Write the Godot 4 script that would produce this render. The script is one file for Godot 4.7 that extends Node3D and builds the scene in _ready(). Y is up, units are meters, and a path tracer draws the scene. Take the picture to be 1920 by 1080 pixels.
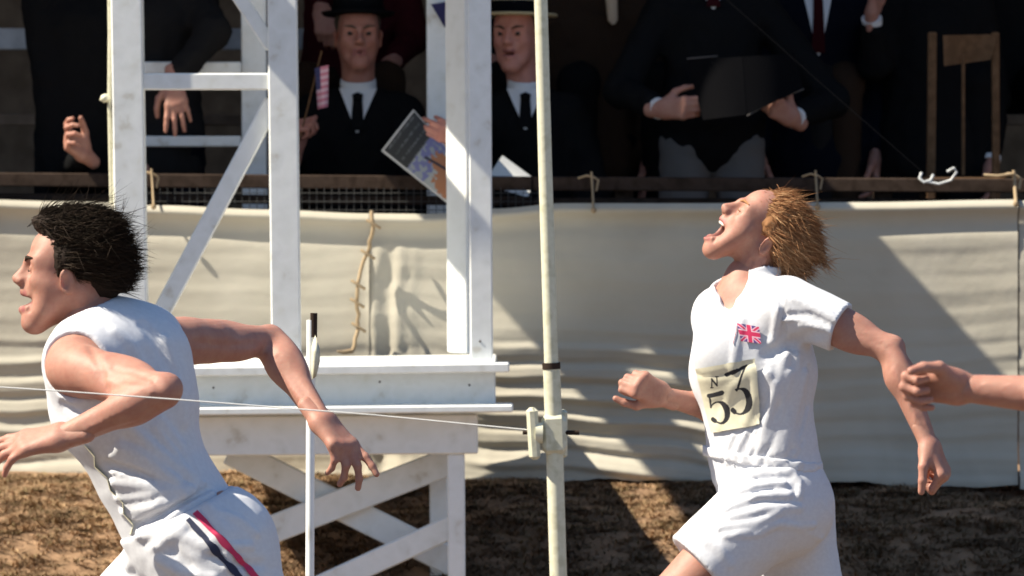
extends Node3D
# A sprint finish in front of a canvas fence, a white timber judges' tower and a shaded grandstand.

const F := 9400.0           # focal length in pixels of the 1920 x 1080 picture
const EYE := Vector3(0, 1.8, 0)
const PITCH := -0.03084
var rng := RandomNumberGenerator.new()
var M := {}
var names := {}
var jobs := []

# ------------------------------------------------------------------ signed distance shapes
class S:
	var op := 0          # 0 join, 1 cut away, 2 fold on the surface, 3 keep behind a plane
	var kind := 0        # 0 tapered limb, 1 ellipsoid, 2 fold line, 3 plane
	var k := 0.02
	var a := Vector3.ZERO
	var ba := Vector3.ZERO
	var il := 0.0
	var ra := 0.0
	var dr := 0.0
	var w := Vector3.ZERO
	var ws := 0.0
	var bt := Basis.IDENTITY
	var r := Vector3.ONE
	var pts := PackedVector3Array()
	var amp := 0.0
	func d(p: Vector3) -> float:
		if kind == 0:
			var q := p - a
			var t := clampf(q.dot(ba) * il, 0.0, 1.0)
			q -= ba * t
			if ws != 0.0:
				q -= w * (q.dot(w) * ws)
			return q.length() - (ra + dr * t)
		if kind == 1:
			var l := bt * (p - a)
			var e := l / r
			var k0 := e.length()
			var k1 := (e / r).length()
			if k1 < 0.0001:
				return -minf(r.x, minf(r.y, r.z))
			return k0 * (k0 - 1.0) / k1
		if kind == 3:
			return p.dot(w) - ra
		var best := 1e9
		for i in pts.size() - 1:
			var q0 := pts[i]
			var e2 := pts[i + 1] - q0
			var t2 := clampf((p - q0).dot(e2) / e2.length_squared(), 0.0, 1.0)
			var dd := (p - q0 - e2 * t2).length_squared()
			if dd < best:
				best = dd
		return sqrt(best)

class Fld:
	var s: Array[S] = []
	var seed := Vector3.ZERO
	var grow := 0.0
	var rough := 0.0                     # noise relief in metres
	var rough_size := 0.03
	var noise: FastNoiseLite
	func cone(a: Vector3, b: Vector3, ra: float, rb: float, k := 0.02, w := Vector3.ZERO, wide := 1.0, op := 0) -> S:
		var x := S.new()
		x.a = a; x.ba = b - a
		x.il = 1.0 / maxf(x.ba.length_squared(), 1e-9)
		x.ra = ra; x.dr = rb - ra; x.k = k; x.op = op
		x.w = w; x.ws = 1.0 - 1.0 / wide if wide != 1.0 else 0.0
		s.append(x)
		return x
	func ell(c: Vector3, b: Basis, r: Vector3, k := 0.02, op := 0) -> S:
		var x := S.new()
		x.kind = 1; x.a = c; x.bt = b.transposed(); x.r = r; x.k = k; x.op = op
		s.append(x)
		return x
	func plane(p: Vector3, n: Vector3, k := 0.004) -> S:
		var x := S.new()
		x.kind = 3; x.op = 3; x.w = n.normalized(); x.ra = p.dot(x.w); x.k = k
		s.append(x)
		return x
	func fold(pts: PackedVector3Array, amp: float, width: float) -> void:
		var x := S.new()
		x.kind = 2; x.op = 2; x.pts = pts; x.amp = amp; x.ra = width; x.k = 0
		s.append(x)
	func take(other: Fld, from := 0, to := 9999) -> void:
		for i in range(from, mini(to, other.s.size())):
			s.append(other.s[i])
	func ev(p: Vector3, list: Array[S]) -> float:
		var v := 1e6
		for x in list:
			if x.op == 0:
				var e := x.d(p) - grow
				var h := x.k - absf(v - e)
				v = minf(v, e)
				if h > 0.0:
					v -= h * h * 0.25 / x.k
			elif x.op == 2:
				var f := x.d(p) / x.ra
				if f < 1.0:
					f = 1.0 - f * f
					v -= x.amp * f * f
			else:
				var e := -x.d(p) if x.op == 1 else x.d(p)
				var h := x.k - absf(v - e)
				v = maxf(v, e)
				if h > 0.0:
					v += h * h * 0.25 / x.k
		if rough > 0.0:
			v -= rough * noise.get_noise_3d(p.x / rough_size, p.y / rough_size, p.z / rough_size)
		return v
	func at(p: Vector3) -> float:
		return ev(p, s)
	func grad(p: Vector3) -> Vector3:
		var e := 0.002
		return Vector3(at(p + Vector3(e, 0, 0)) - at(p - Vector3(e, 0, 0)), at(p + Vector3(0, e, 0)) - at(p - Vector3(0, e, 0)), at(p + Vector3(0, 0, e)) - at(p - Vector3(0, 0, e))).normalized()
	func hit(o: Vector3, dir: Vector3, most := 1.6) -> Vector3:
		var t := 0.0
		var near := 1e9
		var best := o
		for i in 60:
			var p := o + dir * t
			var v := at(p)
			if v < near:
				near = v
				best = p
			if v < 0.0006 or t > most:
				break
			t += v * 0.85
		return best

class Job:
	var f: Fld
	var h := 0.006
	var base := Color(1, 1, 1)
	var blobs := []                      # [centre, radius, colour]
	var mottle := 0.0
	var v := PackedVector3Array()
	var n := PackedVector3Array()
	var c := PackedColorArray()
	var idx := PackedInt32Array()
	var lists := {}
	var vals := {}
	var org := Vector3.ZERO
	func list_for(ix: int, iy: int, iz: int) -> Array[S]:
		var key := (ix >> 3) + 512 | (iy >> 3) + 512 << 11 | (iz >> 3) + 512 << 22
		if lists.has(key):
			return lists[key]
		var c0 := org + Vector3(((ix >> 3) * 8 + 4) * h, ((iy >> 3) * 8 + 4) * h, ((iz >> 3) * 8 + 4) * h)
		var R := 8.0 * h * 0.87 + h
		var m := 1e9
		var ds := PackedFloat32Array()
		for x in f.s:
			var e := x.d(c0)
			ds.append(e)
			if x.op == 0:
				m = minf(m, e)
		var out: Array[S] = []
		for i in f.s.size():
			var x := f.s[i]
			var keep := false
			if x.op == 0:
				keep = ds[i] <= m + 2.2 * R + x.k * 2.0 + 0.01
			elif x.op == 2:
				keep = ds[i] <= R + x.ra
			elif x.op == 1:
				keep = ds[i] <= 2.2 * R + x.k + 0.01
			else:
				keep = ds[i] >= -2.2 * R - x.k - 0.01
			if keep:
				out.append(x)
		lists[key] = out
		return out
	func val(ix: int, iy: int, iz: int) -> float:
		var key := ix + 2048 | iy + 2048 << 12 | iz + 2048 << 24
		if vals.has(key):
			return vals[key]
		var e := f.ev(org + Vector3(ix * h, iy * h, iz * h), list_for(ix, iy, iz))
		vals[key] = e
		return e
	func run() -> void:
		org = Vector3(snappedf(f.seed.x, h), snappedf(f.seed.y, h), snappedf(f.seed.z, h)) + Vector3(0.00031, 0.00047, 0.00053)
		var stack: Array[Vector3i] = []
		for dir in [Vector3i(0, 0, 1), Vector3i(1, 0, 0), Vector3i(-1, 0, 0), Vector3i(0, 1, 0)]:
			var p := Vector3i.ZERO
			var last := val(0, 0, 0)
			for i in 160:
				var q: Vector3i = p + dir
				var e := val(q.x, q.y, q.z)
				if (e < 0.0) != (last < 0.0):
					stack.append(Vector3i(mini(p.x, q.x), mini(p.y, q.y), mini(p.z, q.z)))
					break
				last = e
				p = q
			if stack.size():
				break
		var cells := {}
		var g := PackedFloat32Array()
		g.resize(8)
		var order: Array[Vector3i] = []
		while stack.size():
			var q: Vector3i = stack.pop_back()
			var key := q.x + 2048 | q.y + 2048 << 12 | q.z + 2048 << 24
			if cells.has(key):
				continue
			var neg := 0
			for i in 8:
				g[i] = val(q.x + (i & 1), q.y + (i >> 1 & 1), q.z + (i >> 2))
				if g[i] < 0.0:
					neg += 1
			if neg == 0 or neg == 8:
				continue
			var sum := Vector3.ZERO
			var cnt := 0
			for i in 8:
				for b in 3:
					var j := i | (1 << b)
					if j != i and (g[i] < 0.0) != (g[j] < 0.0):
						var t := g[i] / (g[i] - g[j])
						var p := Vector3(i & 1, i >> 1 & 1, i >> 2)
						p[b] += t
						sum += p
						cnt += 1
			cells[key] = v.size()
			order.append(q)
			v.append(org + (Vector3(q) + sum / cnt) * h)
			if v.size() > 400000:
				break
			for ax in 3:
				for side in 2:
					var m0 := 0
					for i in 8:
						if (i >> ax & 1) == side and g[i] < 0.0:
							m0 += 1
					if m0 > 0 and m0 < 4:
						var nq := q
						nq[ax] += 1 if side else -1
						stack.append(nq)
		for q in order:
			var k0 := q.x + 2048 | q.y + 2048 << 12 | q.z + 2048 << 24
			var e0: bool = vals[k0] < 0.0
			for ax in 3:
				var st := 1 if ax == 0 else (1 << 12 if ax == 1 else 1 << 24)
				var e1: bool = vals[k0 + st] < 0.0
				if e0 == e1:
					continue
				var s1 := 1 << 12 if ax == 0 else (1 << 24 if ax == 1 else 1)
				var s2 := 1 << 24 if ax == 0 else (1 if ax == 1 else 1 << 12)
				var A: int = cells.get(k0, -1)
				var B: int = cells.get(k0 - s1, -1)
				var C: int = cells.get(k0 - s1 - s2, -1)
				var D: int = cells.get(k0 - s2, -1)
				if A < 0 or B < 0 or C < 0 or D < 0:
					continue
				if e0:
					idx.append_array([A, C, B, A, D, C])
				else:
					idx.append_array([A, B, C, A, C, D])
		n.resize(v.size())
		for i in range(0, idx.size(), 3):
			var p0 := v[idx[i]]
			var nn := (v[idx[i + 2]] - p0).cross(v[idx[i + 1]] - p0)
			n[idx[i]] += nn
			n[idx[i + 1]] += nn
			n[idx[i + 2]] += nn
		c.resize(v.size())
		var no := FastNoiseLite.new()
		no.seed = 4
		no.frequency = 1.0
		no.fractal_octaves = 3
		for i in v.size():
			n[i] = n[i].normalized()
			var col := base
			if mottle > 0.0:
				var e := no.get_noise_3dv(v[i] * 28.0) * mottle + no.get_noise_3dv(v[i] * 110.0 + Vector3.ONE * 5.0) * mottle * 0.7
				col = Color(col.r * (1.0 + e * 0.6), col.g * (1.0 + e * 1.2), col.b * (1.0 + e * 1.2))
			for b in blobs:
				var dd: float = v[i].distance_to(b[0]) / b[1]
				if dd < 1.0:
					col = col.lerp(b[2], minf(1.0, (1.0 - dd) * 2.2))
			c[i] = col
		lists.clear()
		vals.clear()

# ------------------------------------------------------------------ helpers
func at(x: float, y: float, depth: float) -> Vector3:
	var d := ray(x, y)
	return EYE + d * (depth / -d.z)

func ray(x: float, y: float) -> Vector3:
	return Vector3((x - 960.0) / F, (540.0 - y) / F, -1.0).rotated(Vector3.RIGHT, PITCH).normalized()

func numbered(called: String) -> String:
	if not names.has(called):
		names[called] = 0
		return called
	names[called] += 1
	return "%s_%03d" % [called, names[called]]

func tag(o: Node3D, label: String, category: String, group := "") -> Node3D:
	o.set_meta("label", label)
	o.set_meta("category", category)
	if group:
		o.set_meta("group", group)
	return o

func thing(called: String, label: String, category: String, where: Vector3, group := "") -> Node3D:
	var o := Node3D.new()
	o.name = numbered(called)
	add_child(o)
	o.position = where
	return tag(o, label, category, group)

func put(called: String, mesh: Mesh, m: Material, parent: Node = null) -> MeshInstance3D:
	var o := MeshInstance3D.new()
	o.mesh = mesh
	o.material_override = m
	if parent == null:
		o.name = numbered(called)
		add_child(o)
	else:
		o.name = called
		parent.add_child(o, true)
		o.position = -base_of(parent)
	return o

func base_of(n: Node) -> Vector3:
	var p := Vector3.ZERO
	var x := n
	while x != self and x is Node3D:
		p += x.position
		x = x.get_parent()
	return p

func mat(col: Color, rough := 0.8, tex: Texture2D = null, scale := 1.0) -> StandardMaterial3D:
	var m := StandardMaterial3D.new()
	m.albedo_color = col.linear_to_srgb()
	m.roughness = rough
	if tex:
		m.albedo_texture = tex
		m.uv1_triplanar = true
		m.uv1_world_triplanar = true
		m.uv1_scale = Vector3.ONE * scale
	return m

func vmat(rough: float) -> StandardMaterial3D:
	var m := StandardMaterial3D.new()
	m.vertex_color_use_as_albedo = true
	m.roughness = rough
	return m

func noise_tex(sd: int, freq: float, cols: Array, offs: Array, kind := FastNoiseLite.TYPE_SIMPLEX_SMOOTH, size := 512, normal := 0.0) -> NoiseTexture2D:
	var n := FastNoiseLite.new()
	n.seed = sd
	n.noise_type = kind
	n.frequency = freq
	n.fractal_octaves = 5
	var t := NoiseTexture2D.new()
	t.width = size
	t.height = size
	t.seamless = true
	t.noise = n
	if normal > 0.0:
		t.as_normal_map = true
		t.bump_strength = normal
	else:
		var g := Gradient.new()
		g.offsets = PackedFloat32Array(offs)
		var cc := PackedColorArray()
		for c in cols:
			cc.append((c as Color).linear_to_srgb())
		g.colors = cc
		t.color_ramp = g
	return t

func quad(st: SurfaceTool, a: Vector3, b: Vector3, c: Vector3, d: Vector3) -> void:
	st.add_vertex(a); st.add_vertex(b); st.add_vertex(c)
	st.add_vertex(a); st.add_vertex(c); st.add_vertex(d)

# a board with chamfered edges from a to b; wide along "across", thick along the third axis
func board_mesh(a: Vector3, b: Vector3, wide: float, thick: float, across: Vector3, cham := 0.004) -> ArrayMesh:
	var y := (b - a).normalized()
	var x := (across - y * across.dot(y)).normalized()
	var z := x.cross(y)
	var hx := wide / 2; var hz := thick / 2
	var L := (b - a).length()
	cham = minf(cham, minf(hx, hz) * 0.6)
	var ring := [Vector2(hx, hz - cham), Vector2(hx - cham, hz), Vector2(-hx + cham, hz), Vector2(-hx, hz - cham), Vector2(-hx, -hz + cham), Vector2(-hx + cham, -hz), Vector2(hx - cham, -hz), Vector2(hx, -hz + cham)]
	var lev := [[0.0, cham], [cham, 0.0], [L - cham, 0.0], [L, cham]]
	var st := SurfaceTool.new()
	st.begin(Mesh.PRIMITIVE_TRIANGLES)
	st.set_smooth_group(-1)
	var P := func(i: int, l: int) -> Vector3:
		var r: Vector2 = ring[i % 8]
		var s: float = lev[l][1]
		return a + y * float(lev[l][0]) + x * (r.x - signf(r.x) * s) + z * (r.y - signf(r.y) * s)
	for l in 3:
		for i in 8:
			quad(st, P.call(i, l), P.call(i, l + 1), P.call(i + 1, l + 1), P.call(i + 1, l))
	for i in range(1, 7):
		st.add_vertex(P.call(0, 3)); st.add_vertex(P.call(i + 1, 3)); st.add_vertex(P.call(i, 3))
		st.add_vertex(P.call(0, 0)); st.add_vertex(P.call(i, 0)); st.add_vertex(P.call(i + 1, 0))
	st.generate_normals()
	return st.commit()

func board(called: String, a: Vector3, b: Vector3, wide: float, thick: float, m: Material, parent: Node = null, across := Vector3.RIGHT) -> MeshInstance3D:
	return put(called, board_mesh(a, b, wide, thick, across), m, parent)

func tube_into(st: SurfaceTool, pts: Array, rad, sides := 8, col := Color(1, 1, 1)) -> void:
	var prev := []
	var side := Vector3.ZERO
	for i in pts.size():
		var p: Vector3 = pts[i]
		var t: Vector3 = ((pts[mini(i + 1, pts.size() - 1)] as Vector3) - (pts[maxi(i - 1, 0)] as Vector3)).normalized()
		if side == Vector3.ZERO:
			side = t.cross(Vector3(0.13, 0.2, 0.97)).normalized()
			if side.length() < 0.1:
				side = t.cross(Vector3.UP).normalized()
		side = (side - t * side.dot(t)).normalized()
		var up := t.cross(side)
		var r: float = rad[i] if rad is Array else rad
		var ring := []
		for j in sides:
			var an := TAU * j / sides
			var nn := side * cos(an) + up * sin(an)
			ring.append([p + nn * r, nn])
		if prev.size():
			for j in sides:
				var q := [prev[j], ring[j], ring[(j + 1) % sides], prev[(j + 1) % sides]]
				for k in [0, 1, 2, 0, 2, 3]:
					st.set_color(col)
					st.set_normal(q[k][1])
					st.add_vertex(q[k][0])
		prev = ring

func tube(pts: Array, rad, sides := 8) -> ArrayMesh:
	var st := SurfaceTool.new()
	st.begin(Mesh.PRIMITIVE_TRIANGLES)
	tube_into(st, pts, rad, sides)
	# closed ends
	for e in [0, pts.size() - 1]:
		var p: Vector3 = pts[e]
		var q: Vector3 = pts[1 if e == 0 else pts.size() - 2]
		var t := (p - q).normalized()
		var s := t.cross(Vector3(0.13, 0.2, 0.97)).normalized()
		var u := t.cross(s)
		var r: float = rad[e] if rad is Array else rad
		for j in sides:
			var a0 := TAU * j / sides
			var a1 := TAU * (j + 1) / sides
			for x in [p, p + (s * cos(a1) + u * sin(a1)) * r, p + (s * cos(a0) + u * sin(a0)) * r]:
				st.set_color(Color(1, 1, 1))
				st.set_normal(t)
				st.add_vertex(x)
	return st.commit()

# turns a profile (radius, height) round an upright axis
func lathe(prof: Array, where: Vector3, axis := Vector3.UP, sides := 24, squash := Vector3.ONE) -> ArrayMesh:
	var st := SurfaceTool.new()
	st.begin(Mesh.PRIMITIVE_TRIANGLES)
	st.set_smooth_group(0)
	var q := Quaternion(Vector3.UP, axis.normalized())
	var P := func(i: int, j: int) -> Vector3:
		var an := TAU * (j % sides) / sides
		return where + q * (Vector3(cos(an) * prof[i].x, prof[i].y, sin(an) * prof[i].x) * squash)
	for i in prof.size() - 1:
		for j in sides:
			quad(st, P.call(i, j), P.call(i, j + 1), P.call(i + 1, j + 1), P.call(i + 1, j))
	st.generate_normals()
	return st.commit()

func add_job(f: Fld, h: float, seed: Vector3, base := Color(1, 1, 1), mottle := 0.0, blobs := []) -> Job:
	var j := Job.new()
	f.seed = seed
	j.f = f; j.h = h; j.base = base; j.mottle = mottle; j.blobs = blobs
	jobs.append(j)
	return j

var pending := []
# the mesh of one part, filled once its fields have been meshed
func later(called: String, js: Array, m: Material, parent: Node, extra = null) -> MeshInstance3D:
	var o := put(called, ArrayMesh.new(), m, parent)
	pending.append([o, js, extra])
	return o

func finish_jobs() -> void:
	var id := WorkerThreadPool.add_group_task(func(i: int) -> void: jobs[i].run(), jobs.size(), -1, true)
	WorkerThreadPool.wait_for_group_task_completion(id)
	for e in pending:
		var v := PackedVector3Array(); var n := PackedVector3Array(); var c := PackedColorArray(); var idx := PackedInt32Array()
		for j in e[1]:
			var off := v.size()
			v.append_array(j.v); n.append_array(j.n); c.append_array(j.c)
			for i in j.idx:
				idx.append(i + off)
		if e[2] != null:
			var more: Array = e[2].call()
			var off := v.size()
			v.append_array(more[0]); n.append_array(more[1]); c.append_array(more[2])
			for i in more[0].size():
				idx.append(off + i)
		var arr := []
		arr.resize(Mesh.ARRAY_MAX)
		arr[Mesh.ARRAY_VERTEX] = v
		arr[Mesh.ARRAY_NORMAL] = n
		arr[Mesh.ARRAY_COLOR] = c
		arr[Mesh.ARRAY_INDEX] = idx
		if v.size():
			(e[0].mesh as ArrayMesh).add_surface_from_arrays(Mesh.PRIMITIVE_TRIANGLES, arr)
		else:
			print("empty part ", e[0].name, " of ", e[0].get_parent().name)

# a patch of cloth or print that lies on a field: corners c (4 points), traced along dir
func patch(f: Fld, c: Array, dir: Vector3, nu: int, nv: int, off: float) -> ArrayMesh:
	var st := SurfaceTool.new()
	st.begin(Mesh.PRIMITIVE_TRIANGLES)
	st.set_smooth_group(0)
	var g := []
	for j in nv + 1:
		for i in nu + 1:
			var u := float(i) / nu; var v := float(j) / nv
			var p: Vector3 = (c[0] as Vector3).lerp(c[1], u).lerp((c[3] as Vector3).lerp(c[2], u), v)
			var d := dir if dir != Vector3.ZERO else (p - EYE).normalized()
			var q := f.hit(p - d * 0.3, d, 0.7)
			g.append([q + f.grad(q) * off, Vector2(u, v)])
	for j in nv:
		for i in nu:
			var a: int = j * (nu + 1) + i
			for k in [a, a + 1, a + nu + 2, a, a + nu + 2, a + nu + 1]:
				st.set_uv(g[k][1])
				st.add_vertex(g[k][0])
	st.generate_normals()
	return st.commit()

# ------------------------------------------------------------------ people
func hand(f: Fld, wrist: Vector3, fwd: Vector3, palm: Vector3, left: bool, curl: Array, spread := 0.0, thumb := 0.4, sc := 1.0) -> void:
	fwd = fwd.normalized()
	palm = (palm - fwd * palm.dot(fwd)).normalized()
	var t := palm.cross(fwd) if left else fwd.cross(palm)
	var kf := [0.086, 0.09, 0.085, 0.075]
	var kt := [0.028, 0.009, -0.011, -0.029]
	var ln := [[0.043, 0.026, 0.02], [0.048, 0.03, 0.021], [0.044, 0.028, 0.021], [0.034, 0.021, 0.018]]
	f.cone(wrist - fwd * 0.045 * sc, wrist + fwd * 0.012 * sc, 0.019 * sc, 0.0245 * sc, 0.01, t, 1.3)
	for i in 4:
		f.cone(wrist + fwd * 0.012 * sc + t * kt[i] * 0.55 * sc, wrist + (fwd * kf[i] + t * kt[i] * 0.95) * sc, 0.0175 * sc, 0.0125 * sc, 0.014)
	f.ell(wrist + (fwd * 0.035 + t * 0.024 + palm * 0.012) * sc, Basis(fwd, palm, t), Vector3(0.03, 0.016, 0.017) * sc, 0.014)
	for i in 4:
		var p: Vector3 = wrist + (fwd * kf[i] + t * kt[i]) * sc
		var an := 0.0
		var c = curl[i]
		for j in 3:
			an += deg_to_rad(c[j] if c is Array else c * [1.0, 1.15, 0.7][j])
			var d: Vector3 = (fwd * cos(an) + palm * sin(an) + t * (kt[i] / 0.03) * spread * maxf(cos(an), 0.0)).normalized()
			var q: Vector3 = p + d * ln[i][j] * sc
			var r0: float = [0.0098, 0.0088, 0.0079][j] * sc * (0.88 if i == 3 else 1.0)
			f.cone(p, q, r0, r0 * 0.9, 0.012 if j == 0 else 0.004)
			p = q
	var b := wrist + (fwd * 0.022 + t * 0.024 + palm * 0.01) * sc
	var d1 := (fwd * 0.65 + t * (0.35 + thumb) + palm * 0.3).normalized()
	var m1 := b + d1 * 0.042 * sc
	var d2 := (fwd * 0.9 + t * (thumb - 0.1) + palm * (0.75 - thumb)).normalized()
	var m2 := m1 + d2 * 0.034 * sc
	var d3 := (fwd * 0.9 + t * (thumb - 0.35) + palm * (0.9 - thumb)).normalized()
	f.cone(b, m1, 0.0155 * sc, 0.0125 * sc, 0.012)
	f.cone(m1, m2, 0.0118 * sc, 0.0105 * sc, 0.005)
	f.cone(m2, m2 + d3 * 0.027 * sc, 0.0105 * sc, 0.0085 * sc, 0.004)

# local head axes: x forward, y up, z to the person's left
class Head:
	var o: Vector3
	var b: Basis           # columns forward, up, left
	var s := 1.0
	func p(x: float, y: float, z: float) -> Vector3:
		return o + b * Vector3(x, y, z) * s

func head_of(o: Vector3, fwd: Vector3, up: Vector3, s := 1.0) -> Head:
	var h := Head.new()
	h.o = o
	fwd = fwd.normalized()
	up = (up - fwd * up.dot(fwd)).normalized()
	h.b = Basis(fwd, up, up.cross(fwd))
	h.s = s
	return h

func head_field(h: Head, neck: Vector3, jaw := 0.0, mouth := 0.008, eyes_shut := true, ear := Vector2(-0.01, -0.016)) -> Fld:
	var f := Fld.new()
	var s := h.s
	var E := func(x, y, z, rx, ry, rz, k, op := 0): f.ell(h.p(x, y, z), h.b, Vector3(rx, ry, rz) * s, k * s, op)
	var J := func(x: float, y: float, z: float) -> Vector3:      # a point of the lower jaw, swung open
		var v := Vector2(x - 0.005, y + 0.035).rotated(-jaw)
		return h.p(v.x + 0.005 + 0.06 * jaw, v.y - 0.035, z)
	E.call(-0.012, 0.035, 0.0, 0.097, 0.086, 0.074, 0.01)
	E.call(0.03, -0.028, 0.0, 0.056, 0.07, 0.054, 0.03)
	E.call(0.04, 0.045, 0.0, 0.046, 0.05, 0.058, 0.02)
	for z in [-1.0, 1.0]:
		f.cone(h.p(0.09, 0.022, 0.008 * z), h.p(0.074, 0.025, 0.045 * z), 0.010 * s, 0.008 * s, 0.014)
		E.call(0.06, -0.02, 0.041 * z, 0.027, 0.022, 0.02, 0.022)
		E.call(0.052, 0.018, 0.044 * z, 0.028, 0.028, 0.016, 0.022)
		f.cone(J.call(0.0, -0.045, 0.048 * z), J.call(0.072, -0.1, 0.017 * z), 0.019 * s, 0.016 * s, 0.03)
		f.cone(h.p(0.045, -0.03, 0.046 * z), J.call(0.05, -0.075, 0.036 * z), 0.013 * s, 0.013 * s, 0.028)
	E.call(0.072, -0.042, 0.0, 0.028, 0.026, 0.033, 0.016)
	f.ell(J.call(0.084, -0.101, 0.0), h.b.rotated(h.b.z, -jaw), Vector3(0.017, 0.016, 0.021) * s, 0.016)
	f.ell(J.call(0.07, -0.079, 0.0), h.b.rotated(h.b.z, -jaw), Vector3(0.023, 0.022, 0.03) * s, 0.014)
	f.cone(J.call(0.01, -0.075, 0.0), J.call(0.066, -0.1, 0.0), 0.032 * s, 0.019 * s, 0.03)
	f.cone(h.p(-0.028, -0.03, 0.0), neck, 0.053 * s, 0.06 * s, 0.03)
	for z in [-1.0, 1.0]:
		f.cone(h.p(-0.03, -0.035, 0.052 * z), neck.lerp(h.p(0.03, -0.12, 0.0), 0.2), 0.014 * s, 0.014 * s, 0.03)
	f.cone(h.p(0.09, 0.016, 0.0), h.p(0.1165, -0.019, 0.0), 0.008 * s, 0.0095 * s, 0.012)
	f.cone(h.p(0.08, 0.006, 0.0), h.p(0.098, -0.026, 0.0), 0.013 * s, 0.013 * s, 0.014)
	f.cone(h.p(0.115, -0.022, 0.0), h.p(0.098, -0.034, 0.0), 0.0078 * s, 0.007 * s, 0.008)
	for z in [-1.0, 1.0]:
		E.call(0.105, -0.024, 0.0105 * z, 0.0115, 0.0085, 0.008, 0.007)
		f.cone(h.p(0.099, -0.0505, 0.0), h.p(0.086, -0.055, 0.024 * z), 0.0065 * s, 0.004 * s, 0.007)
		f.cone(J.call(0.094, -0.067, 0.0), J.call(0.082, -0.064, 0.023 * z), 0.0068 * s, 0.004 * s, 0.009)
		E.call(0.096, 0.006, 0.031 * z, 0.0115, 0.0105, 0.015, 0.016, 1)
		E.call(0.0755, 0.006, 0.031 * z, 0.0145, 0.0125, 0.0145, 0.005)
		if eyes_shut:
			f.cone(h.p(0.0915, 0.002, 0.022 * z), h.p(0.0855, 0.001, 0.040 * z), 0.0018 * s, 0.0010 * s, 0.003, Vector3.ZERO, 1.0, 1)
		else:
			f.cone(h.p(0.090, 0.012, 0.02 * z), h.p(0.080, 0.011, 0.046 * z), 0.003 * s, 0.002 * s, 0.003)
		var eb := h.b.rotated(h.b.z, 0.2).rotated(h.b.y, 0.28 * z)
		f.ell(h.p(ear.x - 0.002, ear.y + 0.002, 0.078 * z), eb, Vector3(0.018, 0.031, 0.0075) * s, 0.006)
		f.ell(h.p(ear.x + 0.003, ear.y - 0.002, 0.085 * z), eb, Vector3(0.009, 0.017, 0.007) * s, 0.004, 1)
		f.ell(h.p(ear.x - 0.005, ear.y + 0.014, 0.087 * z), eb, Vector3(0.008, 0.012, 0.005) * s, 0.004, 1)
	for z in [-1.0, 1.0]:
		E.call(0.106, -0.035, 0.007 * z, 0.005, 0.005, 0.003, 0.003, 1)
	for z in [-1.0, 1.0]:
		f.fold(PackedVector3Array([h.p(0.102, -0.026, 0.019 * z), h.p(0.092, -0.045, 0.031 * z), J.call(0.078, -0.072, 0.032 * z)]), -0.003 * s, 0.008 * s)
		f.fold(PackedVector3Array([h.p(0.083, 0.004, 0.044 * z), h.p(0.07, 0.001, 0.054 * z), h.p(0.062, -0.004, 0.058 * z)]), -0.001 * s, 0.005 * s)
		f.fold(PackedVector3Array([h.p(0.09, -0.008, 0.022 * z), h.p(0.083, -0.012, 0.036 * z), h.p(0.075, -0.01, 0.045 * z)]), -0.003 * s, 0.006 * s)
		f.fold(PackedVector3Array([J.call(0.0, -0.04, 0.06 * z), J.call(0.03, -0.085, 0.046 * z), J.call(0.066, -0.108, 0.02 * z)]), 0.003 * s, 0.010 * s)
	if mouth > 0.0:
		var mid: Vector3 = (h.p(0.096, -0.055, 0.0) + J.call(0.094, -0.064, 0.0)) / 2
		var inner: Vector3 = h.p(0.05, -0.055, 0.0)
		f.cone(mid.lerp(inner, -0.3), inner, mouth, mouth * 0.7, 0.004, h.b.z, maxf(1.0, minf(3.2, 0.026 / mouth)), 1)
	return f

func lip_blobs(h: Head, jaw: float, col: Color, inside: Color) -> Array:
	var J := func(x: float, y: float, z: float) -> Vector3:
		var v := Vector2(x - 0.005, y + 0.035).rotated(-jaw)
		return h.p(v.x + 0.005 + 0.06 * jaw, v.y - 0.035, z)
	var out := []
	for z in [-0.016, 0.0, 0.016]:
		out.append([h.p(0.103 - absf(z) * 0.5, -0.053, z), 0.010, col])
		out.append([J.call(0.099 - absf(z) * 0.5, -0.066, z), 0.0095, col])
	if jaw > 0.1:
		out.append([(h.p(0.07, -0.055, 0.0) + J.call(0.07, -0.066, 0.0)) / 2, 0.03, inside])
	return out

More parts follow.
